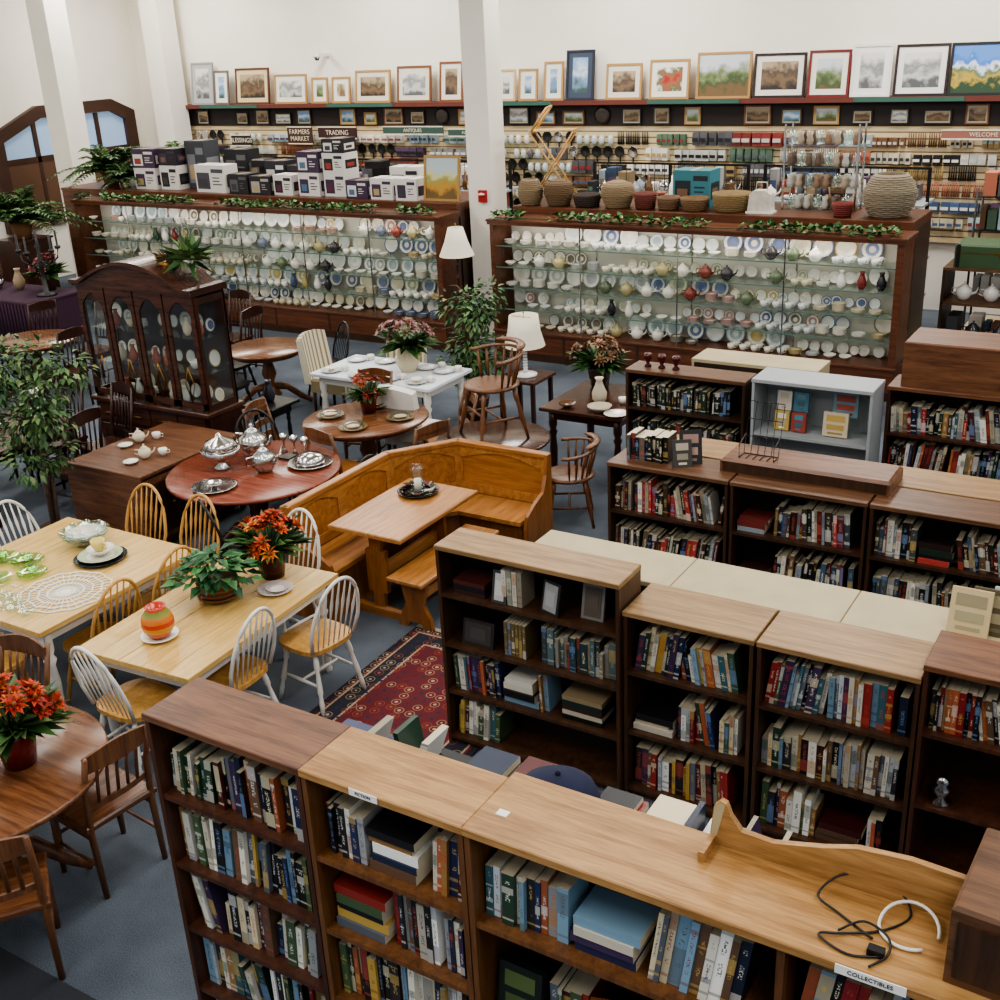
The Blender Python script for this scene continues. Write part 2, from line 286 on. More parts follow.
def bookcase(name,x0,x1,y0,y1,h,zs,top,side,face=-1,pal=PB,fills=None,topth=.03,hm=.27,gapf=.01,tone=1,divs=(),nobooks=False):
    W=x1-x0;Dp=y1-y0;b=MB();t=.022
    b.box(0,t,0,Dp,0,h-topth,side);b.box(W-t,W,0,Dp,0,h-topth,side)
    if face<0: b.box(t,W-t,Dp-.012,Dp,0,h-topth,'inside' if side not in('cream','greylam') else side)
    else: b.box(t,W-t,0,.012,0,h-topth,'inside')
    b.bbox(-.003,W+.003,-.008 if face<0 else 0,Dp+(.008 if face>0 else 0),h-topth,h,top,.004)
    ff=.004;ya,yb=(ff,Dp-.012) if face<0 else (.012,Dp-ff)
    for z in zs: b.box(t,W-t,ya,yb,z-.022,z,side)
    b.box(t,W-t,.03,Dp-.03,0,zs[0]-.022,side)
    for d in divs: b.box(d-x0-.012,d-x0+.012,ya,yb,zs[0],h-topth,side)
    o=b.obj(name,(x0,y0,0))
    if nobooks: return o
    bk=MB();zz=list(zs)+[h-topth];xs=[0]+[d-x0 for d in divs]+[W]
    for i,z in enumerate(zs):
        for j in range(len(xs)-1):
            hh=min(hm,zz[i+1]-.022-z-.01)
            yf=.03+gapf if face<0 else Dp-.03-gapf
            fl=fills[i][j] if fills and isinstance(fills[i],(list,tuple)) else (fills[i] if fills else .97)
            if fl>0: shelf_books(bk,xs[j]+t+.004,xs[j+1]-t-.002,yf,z+.0005,hh,pal,face,fl,min(.2,Dp-.08),tone=tone)
    bk.obj('books',(0,0,0),parent=o);return o
z5=[.08,.41,.745,1.08,1.42]
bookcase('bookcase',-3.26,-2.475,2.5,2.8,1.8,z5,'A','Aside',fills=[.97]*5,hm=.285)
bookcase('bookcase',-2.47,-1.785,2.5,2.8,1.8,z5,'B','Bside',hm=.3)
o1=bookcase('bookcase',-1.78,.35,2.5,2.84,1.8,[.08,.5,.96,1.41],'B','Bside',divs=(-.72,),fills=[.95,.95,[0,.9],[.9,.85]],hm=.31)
b=MB()
def faceout(b,x,y,z,w,h,c,c2,tilt=.15,ang=0):
    T=TR((x,y,z))@RZ(ang)@RX(-tilt)
    b.box(-w/2,w/2,0,.03,0,h,'book',c,T=T);b.box(-w/2+.025,w/2-.025,-.002,0,h*.62,h*.88,'paint',c2,T=T);b.box(-w/2+.03,w/2-.03,-.002,0,h*.28,h*.5,'paint',jit(c2,.5),T=T);b.box(-w/2+.04,w/2-.04,-.002,0,h*.1,h*.18,'paint',jit(c2,.6),T=T)
faceout(b,.14,.05,.961,.17,.24,S((24,34,26)),S((84,100,56)));faceout(b,.5,.06,.961,.16,.23,S((150,90,50)),S((190,150,90)),ang=.3)
shelf_books(b,.62,1.02,.05,.9605,.28,PB);shelf_books(b,.24,.4,.1,.9605,.2,PB)
b.obj('display_books',(0,0,0),parent=o1)
o=bookcase('bookcase',-2.95,.35,2.85,3.34,1.36,[.08,.5,.93],'D','Dside',face=1,fills=[.9,.9,.9])
b=MB()
def topbooks(b,x0,x1,y,z,pal=PB):
    x=x0
    while x<x1:
        t=R.random()
        if t<.3:
            zz=z
            for k in range(R.randint(2,5)):
                th=R.uniform(.02,.04);c=jit(R.choice(pal));yo=R.uniform(-.02,.02);b.box(x+R.uniform(0,.02),x+R.uniform(.15,.18),y+yo-.02,y+yo+.2,zz,zz+th,'book',[c,c,c,S((205,195,170)),c,c]);zz+=th
            x+=.2;continue
        if t<.36: x+=.1;continue
        w=R.uniform(.015,.035);c=jit(R.choice(pal));book(b,x,y+R.uniform(0,.05),z,w,R.uniform(.15,.22),.15,c,R.choice([0,.2,-.2,.35]),pg=jit(R.choice([c,S((150,140,118)),S((190,180,156))]),.2));x+=w+.006
topbooks(b,-2.93,-1.98,3.1,1.36);topbooks(b,-1.66,-.9,3.1,1.36);topbooks(b,-.6,.2,3.08,1.36)
b.obj('books_on_top',(2.95,-2.85,0),parent=o)
b=MB();b.lathe([(.13,0),(.14,.02),(.135,.07),(.11,.13),(.06,.165),(.001,.175)],'fab',col=S((28,34,62)),seg=20,sx=1.1);b.prism([(.12*math.cos(t),-.1-.1*math.sin(t)) for t in [pi*i/8 for i in range(9)]],.01,.025,'fab',S((24,30,56)));b.sphere((0,0,.178),.01,'fab',S((24,30,56)),8);b.obj('blue_cap',(-1.8,3.17,1.36),sc=1.2)
def tag(txt,x,y,z,w,h):
    b=MB();b.box(-w/2,w/2,-.003,0,-h/2,h/2,'paper');o=b.obj('shelf_label',(x,y,z));text(txt,'lettering',h*.62,(0,-.0035,0),(pi/2,0,0),M['black'],o)
tag('FICTION',-2.18,2.489,1.79,.12,.028);tag('COLLECTIBLES',-.47,2.489,1.785,.19,.03)
b=MB();pr=[(0,0),(0,.03),(.01,.14),(.03,.165),(.05,.16),(.065,.12),(.1,.075),(.2,.07),(.35,.11),(.45,.145),(.6,.16),(.8,.15),(.95,.11),(1.02,.06),(1.04,.0)]
n=len(pr);vs=[(x,0,z) for x,z in pr]+[(x,.022,z) for x,z in pr]
b.add(vs,[tuple(range(n))]+[tuple(range(n,2*n))[::-1]]+[(i,n+i,n+(i+1)%n,(i+1)%n) for i in range(n)],'B')
b.add([(x,-.001,z) for x,z in [(0.003,.03),(.012,.14),(.03,.162),(.048,.158),(.04,.12),(.022,.03)]],[(0,1,2,3,4,5)],'cream')
b.box(0,.02,-.1,0,0,.035,'B');b.obj('curved_gallery_board',(-1.05,2.8,1.8))
b=MB();b.bbox(0,.5,0,.38,0,.25,'D',.01);b.box(.02,.48,-.008,0,.03,.21,'Dside');b.lathe([(.02,0),(.02,.02)],'brass',(.25,-.01,.1),8);b.obj('wooden_storage_box',(-.3,2.56,1.8),rz=-.05)
b=MB()
b.tube(smooth([(.0,.0,.006),(-.12,.06,.006),(-.2,.1,.02),(-.14,.2,.05),(0,.22,.05),(.08,.16,.006),(.02,.05,.006),(-.08,-.02,.008),(-.15,-.06,.008),(-.05,-.1,.006),(.05,-.06,.006)]),.0042,'cord',6)
b.tube(smooth([(-.1,-.02,.012),(-.04,.05,.016),(.04,.02,.016),(.06,-.05,.01),(.02,-.12,.006)]),.0042,'cord',6);b.box(.0,.05,-.07,-.04,.0,.025,'cord')
b.obj('coiled_power_cord',(-.5,2.62,1.8),sc=.9)
b=MB();b.tube([(.08*math.cos(a),.08*math.sin(a),.008+.03*max(0,math.sin(a))) for a in [i*pi/14 for i in range(25)]],.005,'whitecord',8);b.obj('white_cable',(-.42,2.7,1.8))
b=MB();b.box(-.02,.02,-.015,.015,0,.002,'paper');b.obj('paper_slip',(-1.7,2.62,1.8))
# Row 2
oa=bookcase('bookcase',-3.64,-2.44,5.03,5.31,1.39,[.07,.4,.73,1.07],'C2','C2side',fills=[.3,.6,0,0],hm=.26)
b=MB()
def frame(b,x,y,z,w,h,fr,pc,tilt=.2,ang=0):
    T=TR((x,y,z))@RZ(ang)@RX(-tilt);t=.018
    b.box(-w/2,w/2,0,.02,0,h,'paint',fr,T=T);b.box(-w/2+t,w/2-t,-.003,0,t,h-t,'paint',pc,T=T);b.box(-w/4,w/4,-.005,-.003,h*.25,h*.7,'paint',jit(pc,.4),T=T)
for k in range(4): book(b,.42+k*.035,.05,1.071,.03,.22,.15,S([(214,210,196),(190,186,170),(205,200,190),(150,140,120)][k]))
frame(b,.4,.04,1.071,.1,.2,S((60,60,60)),S((190,190,185)));frame(b,.73,.05,1.071,.14,.2,S((30,26,24)),S((150,150,150)),ang=-.3);frame(b,.98,.1,1.071,.14,.21,S((120,116,110)),S((90,80,70)))
for k in range(3): b.box(.08,.3,.05,.22,1.0705+k*.03,1.0705+k*.03+.028,'book',S([(60,34,34),(30,30,36),(80,40,36)][k]))
frame(b,.22,.06,.731,.22,.16,S((40,36,34)),S((60,56,52)))
for k in range(6): book(b,.42+k*.025,.05,.731,.022,.22,.15,S((110,94,60)))
shelf_books(b,.65,1.17,.05,.7305,.24,[S((60,64,60)),S((150,140,120)),S((50,70,74)),S((90,110,112))],lean=False)
for k in range(5): b.box(.8,1.06,.05,.22,.401+k*.032,.401+k*.032+.03,'book',S([(20,20,24),(190,180,160),(60,40,36),(30,50,44),(150,130,100)][k]))
b.obj('display_books',(0,0,0),parent=oa)
bookcase('bookcase',-2.43,-1.69,5.06,5.44,1.22,[.07,.45,.84],'C2','C2side',fills=[.9,.95,.95],hm=.28)
bookcase('bookcase',-1.67,-.86,5.06,5.44,1.22,[.07,.45,.84],'C2','C2side',fills=[.9,.95,.95],hm=.28)
bookcase('bookcase',-.85,.1,5.06,5.44,1.3,[.07,.5,.92],'A','Aside',fills=[0,0,.95],hm=.28)
for i,(a,c) in enumerate([(-3.33,-2.34),(-2.33,-1.37),(-1.36,-.42),(-.41,.5)]):
    o=bookcase('cream_bookcase',a,c,5.47,5.88,1.2,[.07,.45,.82],'cream','cream',face=1,fills=[.9]*3)
    if i==2:
        b=MB()
        for k,(x,cc) in enumerate([(.6,(200,180,140)),(.7,(90,80,60)),(.79,(180,190,190))]): faceout(b,x,.15+k*.04,1.2005,.2,.24,S(cc),S((150,140,110)),tilt=.3)
        b.obj('display_books',(0,0,0),parent=o)
b=MB();b.lathe([(.05,0),(.055,.01),(.02,.03),(.045,.06),(.05,.09),(.03,.11),(.045,.13),(.02,.16)],'silver',seg=14);b.obj('metal_ornament',(-.72,5.14,.501))
# Row 3 (double)
PD2=PD+[S((200,196,182)),S((130,140,146)),S((160,60,54)),S((214,210,200)),S((60,84,110))]
for a,c in [(-3.55,-2.62),(-2.6,-1.66),(-1.64,-.7),(-.68,.3)]:
    bookcase('bookcase',a,c,7.14,7.5,1.2,[.06,.44,.82],'D','Dside',fills=[.95,.95,.97],hm=.26,pal=PD2)
    bookcase('bookcase',a,c,7.53,7.9,1.2,[.06,.44,.82],'C2','Dside',face=1,fills=[.9]*3,pal=PD)
b=MB();b.bbox(0,1.18,0,.36,0,.1,'A',.02);b.box(.02,1.16,-.004,.0,.01,.08,'Dside');b.obj('wooden_headboard_piece',(-2.74,7.3,1.2))
b=MB()
for k in range(6): b.tube([(k*.05,0,.004),(k*.05,.1,.004),(k*.05,.2,.36)],.0035,'blackmetal',5)
for z in (.0,.12,.24,.36): b.tube([(0,.1+z*.28,z+.004),(.25,.1+z*.28,z+.004)],.0035,'blackmetal',5)
for x in(0,.25): b.tube([(x,0,.004),(x,0,.1),(x,.14,.14)],.0035,'blackmetal',5)
b.obj('wire_book_rack',(-2.62,7.35,1.3))
b=MB();shelf_books(b,0,.35,0,0,.2,[S((24,24,26)),S((30,30,34)),S((90,84,76))],lean=False,fill=.9);b.obj('cassette_books',(-3.45,7.25,1.2))
b=MB();faceout(b,0,0,0,.16,.25,S((30,26,28)),S((150,120,110)),.3,.5);faceout(b,-.03,-.08,0,.14,.2,S((60,56,54)),S((170,160,140)),.3,.6);b.obj('display_books',(-2.97,7.33,1.2))
# Row 4
bookcase('bookcase',-4.15,-3.08,8.72,9.0,1.42,[.06,.4,.74,1.08],'D','Dside',fills=[.5,.9,.97,.9],pal=[S((30,46,38)),S((36,40,34)),S((28,30,30))],hm=.22)
bookcase('bookcase',-3.7,-2.6,9.1,9.45,1.46,[.06,.4,.74,1.08],'cream','cream',face=1,fills=[.9]*4)
ow=bookcase('grey_display_shelf',-3.02,-2.05,8.72,9.08,1.46,[.06,.5,1.0],'greylam','greylam',fills=[0,0,0],nobooks=True)
b=MB()
cs=[(190,160,90),(150,70,60),(220,215,205),(80,130,150),(205,190,165),(110,140,150)]
for k,(x,z) in enumerate([(.22,1.01),(.36,1.01),(.22,1.2),(.36,1.2),(.66,1.01),(.72,1.14)]):
    faceout(b,x,.12+(.05 if k in(2,3,5) else 0),z if k not in(2,3,5) else 1.17,.12 if k<4 else .2,.16 if k<4 else .2,S(cs[k]),S(cs[(k+2)%6]),.1)
b.box(.14,.44,.165,.19,1.0,1.19,'glass');b.box(.6,.84,.165,.19,1.0,1.17,'glass')
b.obj('display_books',(0,0,0),parent=ow)
bookcase('bookcase',-2.02,-.8,9.05,9.4,1.42,[.06,.38,.7,1.03],'A','Aside',fills=[.95]*4,hm=.27,pal=PB+PD)
bookcase('bookcase',-.78,.4,9.05,9.4,1.42,[.06,.38,.7,1.03],'A','Aside',fills=[.95]*4,hm=.27)
b=MB();b.bbox(0,1.2,0,.5,0,.36,'A',.01);b.obj('wooden_cabinet_box',(-1.93,9.08,1.42))
# ---------------------------------------------------------------- chairs
def windsor(frame_m,seat_m,arrow=True,h=.5):
    b=MB();P=[]
    for i in range(24):
        a=2*pi*i/24;c,s=math.cos(a),math.sin(a);P.append((.215*abs(c)**.6*(1 if c>0 else -1),.205*abs(s)**.6*(1 if s>0 else -1)-.01))
    b.prism(P,.432,.462,seat_m);b.prism([(x*.92,y*.92) for x,y in P],.42,.432,seat_m)
    for sx in(-1,1):
        for sy in(-1,1):
            p0=Vector((.14*sx,.13*sy,.43));p1=Vector((.2*sx,.21*sy,0))
            b.tube([p0.lerp(p1,t) for t in (0,.15,.25,.3,.5,.62,.68,.8,1)],[.013,.02,.02,.013,.018,.02,.013,.017,.011],frame_m,8)
        b.tube([(.17*sx,-.165,.2),(.17*sx,0,.2),(.17*sx,.165,.2)],[.008,.014,.008],frame_m,6)
    b.tube([(-.17,0,.2),(0,0,.2),(.17,0,.2)],[.008,.014,.008],frame_m,6)
    hp=[];
    def hz(x,w=.215): 
        s=math.sqrt(max(0,1-(x/w)**2));return s**.7
    for i in range(21):
        a=pi-pi*i/20;x=.215*math.cos(a);z=h*hz(x);hp.append((x*(1 if z>.05 else .88),.165+.14*z/h*.9,.46+z))
    b.tube(hp,.013,frame_m,8)
    for i in range(7):
        x=-.165+.055*i;z=h*hz(x)-.005;p0=Vector((x*.85,.165,.455));p1=Vector((x,.165+.14*z/h*.9,.46+z))
        b.tube([p0,p0.lerp(p1,.45),p0.lerp(p1,.65),p0.lerp(p1,.78),p1],[.006,.008,.014 if arrow else .008,.009,.006],frame_m,6,flat=.7)
    return b
def slatchair(m1,m2,h=.95,ladder=False):
    b=MB();b.bbox(-.22,.22,-.21,.2,.43,.465,m2,.01)
    for sx in(-1,1):
        b.tube([(.19*sx,-.18,.43),(.19*sx,-.18,.25),(.195*sx,-.185,.0)],[.02,.024,.015],m1,8)
        b.tube([(.19*sx,.2,0),(.19*sx,.18,.4),(.19*sx,.2,.65),(.19*sx,.27,h)],[.016,.02,.018,.015],m1,8)
        b.tube([(.19*sx,-.18,.2),(.19*sx,.18,.2)],.01,m1,6);b.box(.19*sx-.012,.19*sx+.012,-.17,.17,.37,.43,m1)
    b.box(-.18,.18,-.19,-.17,.37,.43,m1);b.tube([(-.19,-.18,.25),(.19,-.18,.25)],.012,m1,6)
    def slat(z,hh,arch):
        n=8;pts=[]
        for i in range(n+1):
            t=i/n;x=-.19+.38*t;y=.2+.07*(z-.65)/.3+.025*math.sin(pi*t);pts.append((x,y,arch*math.sin(pi*t)))
        for i in range(n):
            (x0,y0,a0),(x1,y1,a1)=pts[i],pts[i+1]
            vs=[(x0,y0,z),(x1,y1,z),(x1,y1+.016,z),(x0,y0+.016,z),(x0,y0,z+hh+a0),(x1,y1,z+hh+a1),(x1,y1+.016,z+hh+a1),(x0,y0+.016,z+hh+a0)]
            b.add(vs,[(0,3,2,1),(4,5,6,7),(0,1,5,4),(1,2,6,5),(2,3,7,6),(3,0,4,7)],m1)
    if ladder:
        for z in (.56,.68,.8): slat(z,.05,.015)
        slat(h-.06,.05,.03)
    else:
        slat(h-.1,.09,.035);slat(.55,.035,0)
        for i in range(5):
            x=-.12+.06*i;b.tube([(x,.2,.57),(x,.225,.72),(x,.245,h-.09)],.011,m1,6,flat=.6)
    return b
def captain(m1):
    b=MB();b.lathe([(.21,0),(.23,.012),(.23,.03),(.19,.036)],m1,(0,0,.42),24)
    for sx in(-1,1):
        for sy in(-1,1):
            p0=Vector((.14*sx,.13*sy,.43));p1=Vector((.22*sx,.21*sy,0));b.tube([p0.lerp(p1,t) for t in (0,.2,.3,.5,.65,.75,1)],[.015,.024,.016,.022,.024,.016,.013],m1,8)
        b.tube([(.18*sx,-.17,.18),(.18*sx,.17,.18)],.011,m1,6)
    b.tube([(-.18,0,.18),(.18,0,.18)],.011,m1,6);b.tube([(-.17,-.16,.23),(.17,-.16,.23)],.013,m1,6)
    arc=[];
    for i in range(17):
        a=-.25+(pi+.5)*i/16;arc.append((.27*math.cos(a),.25*math.sin(a),.68+.03*max(0,math.sin(a))))
    b.tube(arc,[.022]*3+[.018]*11+[.022]*3,m1,8,flat=.7)
    crest=[(.26*math.cos(a),.255*math.sin(a),.74+.02*math.sin(a)) for a in [pi*.2+pi*.6*i/8 for i in range(9)]];b.tube(crest,[.012]+[.035]*7+[.012],m1,8,flat=.5)
    for i in range(11):
        a=.0+pi*i/10;p0=(.2*math.cos(a),.19*math.sin(a),.455);p1=(.265*math.cos(a),.248*math.sin(a),.69);b.tube([p0,tuple((p0[k]+p1[k])/2 for k in range(3)),p1],[.008,.014,.008],m1,6)
    return b
def parsons(m1):
    b=MB();b.bbox(-.24,.24,-.24,.22,.3,.47,m1,.03)
    n=10
    for i in range(n):
        a0,a1=-1+2*i/n,-1+2*(i+1)/n
        f=lambda a:(.25*a,.2+.05*(1-a*a),.98-.05*a*a)
        (x0,y0,z0),(x1,y1,z1)=f(a0),f(a1)
        vs=[(x0,y0,.4),(x1,y1,.4),(x1,y1+.09,.4),(x0,y0+.09,.4),(x0,y0+.08,z0),(x1,y1+.08,z1),(x1,y1+.15,z1-.02),(x0,y0+.15,z0-.02)]
        b.add(vs,[(0,3,2,1),(4,5,6,7),(0,1,5,4),(1,2,6,5),(2,3,7,6),(3,0,4,7)],m1)
    for sx in(-1,1):
        for sy in(-.2,.2): b.tube([(.2*sx,sy,.3),(.2*sx,sy*1.05,0)],[.022,.015],'dk',6)
    return b
m,nt,bb=newmat('striped_upholstery');tc=nt.nodes.new('ShaderNodeTexCoord');sp=nt.nodes.new('ShaderNodeSeparateXYZ');nt.links.new(tc.outputs['Object'],sp.inputs[0])
q=nt.nodes.new('ShaderNodeMath');q.operation='MULTIPLY';q.inputs[1].default_value=14;nt.links.new(sp.outputs[0],q.inputs[0]);f=nt.nodes.new('ShaderNodeMath');f.operation='FRACT';nt.links.new(q.outputs[0],f.inputs[0])
cr=nt.nodes.new('ShaderNodeValToRGB');cr.color_ramp.interpolation='CONSTANT';cr.color_ramp.elements[0].color=(*S((206,198,178)),1);cr.color_ramp.elements[1].position=.6;cr.color_ramp.elements[1].color=(*S((140,126,96)),1)
nt.links.new(f.outputs[0],cr.inputs[0]);nt.links.new(cr.outputs[0],bb.inputs['Base Color']);bb.inputs['Roughness'].default_value=.9;M['stripe']=m
def inst(b,name,locs):
    me=None
    for L in locs:
        x,y,rz=L[:3];z=L[3] if len(L)>3 else 0
        if me is None: o=b.obj(name,(x,y,z),rz);me=o.data
        else: place(me,name,(x,y,z),rz,sc=L[4] if len(L)>4 else 1)
inst(windsor('white','lightz'),'white_windsor_chair',[(-4.74,5.12,-pi/2-.12),(-4.93,4.5,-pi/2+.06),(-5.24,3.98,pi-.05),(-5.47,5.6,-.1),(-7.42,5.0,pi/2),(-7.45,4.45,pi/2)])
inst(windsor('lightz','lightz'),'natural_windsor_chair',[(-6.92,5.47,.05),(-6.37,5.49,-.05),(-6.06,4.42,-pi/2),(-6.08,4.97,-pi/2),(-6.5,3.85,pi)])
inst(slatchair('brownz','brown',.9),'brown_slat_chair',[(-4.66,3.2,-pi/2-.1),(-4.5,2.45,-pi+.95),(-5.75,3.42,.1)])
inst(slatchair('brownz','oak',.92,True),'ladderback_chair',[(-6.55,7.72,pi-.2),(-5.98,8.1,-pi/2-.3),(-7.45,7.9,pi/2+.2),(-7.25,9.0,0.2),(-6.15,8.85,-.7)])
inst(windsor('black','black',False,.46),'black_windsor_chair',[(-6.2,6.0,pi-.5),(-6.05,7.1,-pi/2),(-7.35,7.5,.9),(-9.6,9.4,pi),(-9.1,10.6,-.5),(-10.2,10.1,pi/2)])
inst(captain('brownz'),'captain_chair',[(-4.62,8.52,-pi/2+.5),(-5.32,8.4,-.6,.751,1.1)])
inst(parsons('stripe'),'striped_upholstered_chair',[(-8.62,10.2,pi/2+.1),(-8.05,10.65,.2)])
inst(parsons('white'),'white_slipcover_chair',[(-6.68,9.05,pi)])
inst(slatchair('dk','dkx',1.02),'dark_dining_chair',[(-9.25,7.28,-.2),(-9.9,7.2,0),(-9.1,6.75,-pi/2),(-10.6,6.8,pi/2),(-9.6,5.7,pi),(-12.0,9.0,-pi/2),(-12.9,8.4,pi),(-12.5,9.95,0),(-11.2,11.15,0),(-12.0,10.6,pi/2),(-10.6,10.7,-pi/2),(-13.7,10.0,-1.8)])
# ---------------------------------------------------------------- tables
def recttable(name,cx,cy,w,d,h,top,leg,rz=0,th=.035,legr=.04,planks=0):
    b=MB()
    if planks:
        pw=w/planks
        for i in range(planks): b.bbox(-w/2+i*pw+.0015,-w/2+(i+1)*pw-.0015,-d/2,d/2,h-th,h,top,.003)
    else: b.bbox(-w/2,w/2,-d/2,d/2,h-th,h,top,.008)
    a=.07
    b.box(-w/2+a,w/2-a,-d/2+a,-d/2+a+.02,h-th-.09,h-th,leg);b.box(-w/2+a,w/2-a,d/2-a-.02,d/2-a,h-th-.09,h-th,leg)
    b.box(-w/2+a,-w/2+a+.02,-d/2+a,d/2-a,h-th-.09,h-th,leg);b.box(w/2-a-.02,w/2-a,-d/2+a,d/2-a,h-th-.09,h-th,leg)
    for sx in(-1,1):
        for sy in(-1,1):
            r=legr;H=h-th;b.lathe([(r*.6,0),(r*.7,.03),(r*.5,.06),(r*.9,.2*H),(r*1.0,.45*H),(r*.7,.62*H),(r*1.1,.68*H),(r*.7,.72*H),(r*1.05,.78*H),(r*1.05,H)],leg,(sx*(w/2-a-.03),sy*(d/2-a-.03),0),10)
    return b.obj(name,(cx,cy,0),rz)
def roundtable(name,cx,cy,r,h,top,leg,sx=1,rz=0):
    b=MB();b.lathe([(r-.02,h-.035),(r,h-.025),(r,h-.008),(r-.01,h),(.001,h)],top,seg=48,sx=sx)
    b.lathe([(r*.8,h-.09),(r*.8,h-.035)],leg,seg=32,sx=sx)
    b.lathe([(.1,.12),(.13,.16),(.07,.24),(.05,.32),(.09,.42),(.07,.5),(.05,.58),(.11,h-.09)],leg,seg=16)
    for k in range(4):
        a=pi/4+k*pi/2;c,s=math.cos(a),math.sin(a);b.tube([(c*.06,s*.06,.26),(c*.2,s*.2,.24),(c*.36,s*.36,.1),(c*.48,s*.48,.03)],[.05,.045,.035,.03],leg,8)
    return b.obj(name,(cx,cy,0),rz)
recttable('maple_dining_table',-6.68,4.62,1.42,1.4,.77,'light','white',0,planks=8)
recttable('maple_dining_table',-5.22,4.70,.92,1.52,.75,'light','white',.06,planks=5)
roundtable('round_brown_table',-5.07,2.78,.68,.75,'brown','brownz')
roundtable('round_cherry_table',-6.78,6.8,.75,.75,'cherry','cherryz')
roundtable('round_oak_table',-6.75,8.35,.56,.75,'brown','brownz',1.1,.9)
recttable('white_dining_table',-7.5,9.78,1.6,.84,.75,'whitecloth','white')
roundtable('round_dark_table',-5.3,8.35,.52,.75,'dkx','dk')
roundtable('round_brown_table',-9.55,10.05,.5,.75,'brown','brownz')
roundtable('round_brown_table',-12.75,9.2,.55,.75,'brown','brownz')
roundtable('round_brown_table',-11.3,10.5,.5,.75,'brown','brownz')
recttable('dark_dining_table',-9.85,6.55,1.0,1.2,.75,'dkx','dk')
recttable('dark_console_table',-4.9,9.78,.9,1.0,.75,'dkx','dk')
recttable('black_end_table',-8.45,8.85,.45,.45,.55,'black','black',legr=.025)
b=MB();b.bbox(0,.95,0,1.25,.72,.75,'A',.006);b.box(.03,.92,.03,1.22,.05,.72,'Dside');b.box(.0,.95,-.0,.03,.05,.72,'A')
for y in(.06,.64): b.box(.92,.935,y,y+.55,.1,.68,'A');b.box(.935,.94,y+.05,y+.5,.15,.63,'Dside');b.lathe([(.012,0),(.016,.01),(.012,.02)],'brass',(.95,y+.28,.4),8)
for x,y in[(.04,.04),(.91,.04),(.04,1.2),(.91,1.2)]: b.box(x-.02,x+.02,y-.02,y+.02,0,.05,'Dside')
b.obj('walnut_credenza',(-8.52,6.22,0))
# ---------------------------------------------------------------- nook
b=MB()
pts=[(-5.68,5.95),(-5.68,7.25),(-5.3,7.78),(-4.42,7.78)];h=.92
def panelseg(p,q):
    p=Vector((*p,0));q=Vector((*q,0));L=(q-p).length;a=math.atan2(q.y-p.y,q.x-p.x);T=TR(p)@RZ(a)
    b.box(0,L,-.015,.015,.1,h-.04,'oak',T=T)
    b.bbox(-.01,L+.01,-.035,.035,h-.04,h,'oaky' if abs(a)>1 else 'oak',.008,T=T)
    n=max(1,round(L/.65));w=L/n
    for i in range(n):
        x0=i*w+.05;x1=(i+1)*w-.05
        for yy in(-.024,.015):
            b.box(i*w,x0,yy,yy+.009,.46,h-.04,'oaky',T=T);b.box(x1,(i+1)*w,yy,yy+.009,.46,h-.04,'oaky',T=T);b.box(x0,x1,yy,yy+.009,.46,.54,'oaky',T=T)
            m_=8
            for k in range(m_):
                t0,t1=k/m_,(k+1)/m_;za=h-.15+.08*math.sin(pi*t0);zb=h-.15+.08*math.sin(pi*t1);xa=x0+(x1-x0)*t0;xb=x0+(x1-x0)*t1
                b.add([(xa,yy,za),(xb,yy,zb),(xb,yy,h-.04),(xa,yy,h-.04),(xa,yy+.009,za),(xb,yy+.009,zb),(xb,yy+.009,h-.04),(xa,yy+.009,h-.04)],[(0,1,2,3),(7,6,5,4),(0,4,5,1)],'oaky',T=T)
for i in range(3): panelseg(pts[i],pts[i+1])
seat=[(-5.65,5.97),(-5.25,5.97),(-5.25,7.1),(-5.05,7.35),(-4.45,7.35),(-4.45,7.75),(-5.3,7.75),(-5.65,7.25)]
b.prism(seat,.42,.455,'oaky')
sb=[(-5.62,6.0),(-5.33,6.0),(-5.33,7.15),(-5.1,7.43),(-4.48,7.43),(-4.48,7.75),(-5.3,7.75),(-5.62,7.25)];b.prism(sb,.0,.42,'oakz')
def endp(T):
    pr=[(0,0),(.44,0),(.44,.4),(.41,.5),(.3,.56),(.14,.62),(.08,.75),(.06,h),(0,h)];n=len(pr)
    vs=[(x,0,z) for x,z in pr]+[(x,.03,z) for x,z in pr];b.add(vs,[tuple(range(n)),tuple(range(n,2*n))[::-1]]+[(i,n+i,n+(i+1)%n,(i+1)%n) for i in range(n)],'oakz',T=T)
endp(TR((-5.69,5.94,0)));endp(TR((-4.42,7.79,0))@RZ(-pi/2))
b.obj('oak_corner_bench')
b=MB();b.bbox(-.34,.34,-.54,.54,.715,.75,'oaky',.008)
for y in(-.4,.4):
    b.box(-.05,.05,y-.02,y+.02,.08,.715,'oakz');b.box(-.09,.09,y-.022,y+.022,.2,.55,'oakz');b.bbox(-.22,.22,y-.03,y+.03,0,.08,'oak',.02);b.box(-.25,.25,y-.025,y+.025,.66,.715,'oak')
b.box(-.02,.02,-.4,.4,.3,.4,'oaky');b.obj('oak_trestle_table',(-5.08,6.66,0))
b=MB();b.bbox(-.16,.16,-.55,.55,.42,.45,'oaky',.008);b.box(-.12,.12,-.5,.5,.38,.42,'oaky')
for y in(-.42,.42):
    pr=[(-.15,0),(-.08,0),(-.05,.05),(.05,.05),(.08,0),(.15,0),(.13,.1),(.08,.2),(.12,.38),(-.12,.38),(-.08,.2),(-.13,.1)];n=len(pr)
    vs=[(x,y-.02,z) for x,z in pr]+[(x,y+.02,z) for x,z in pr];b.add(vs,[tuple(range(n)),tuple(range(n,2*n))[::-1]]+[(i,n+i,n+(i+1)%n,(i+1)%n) for i in range(n)],'oakz')
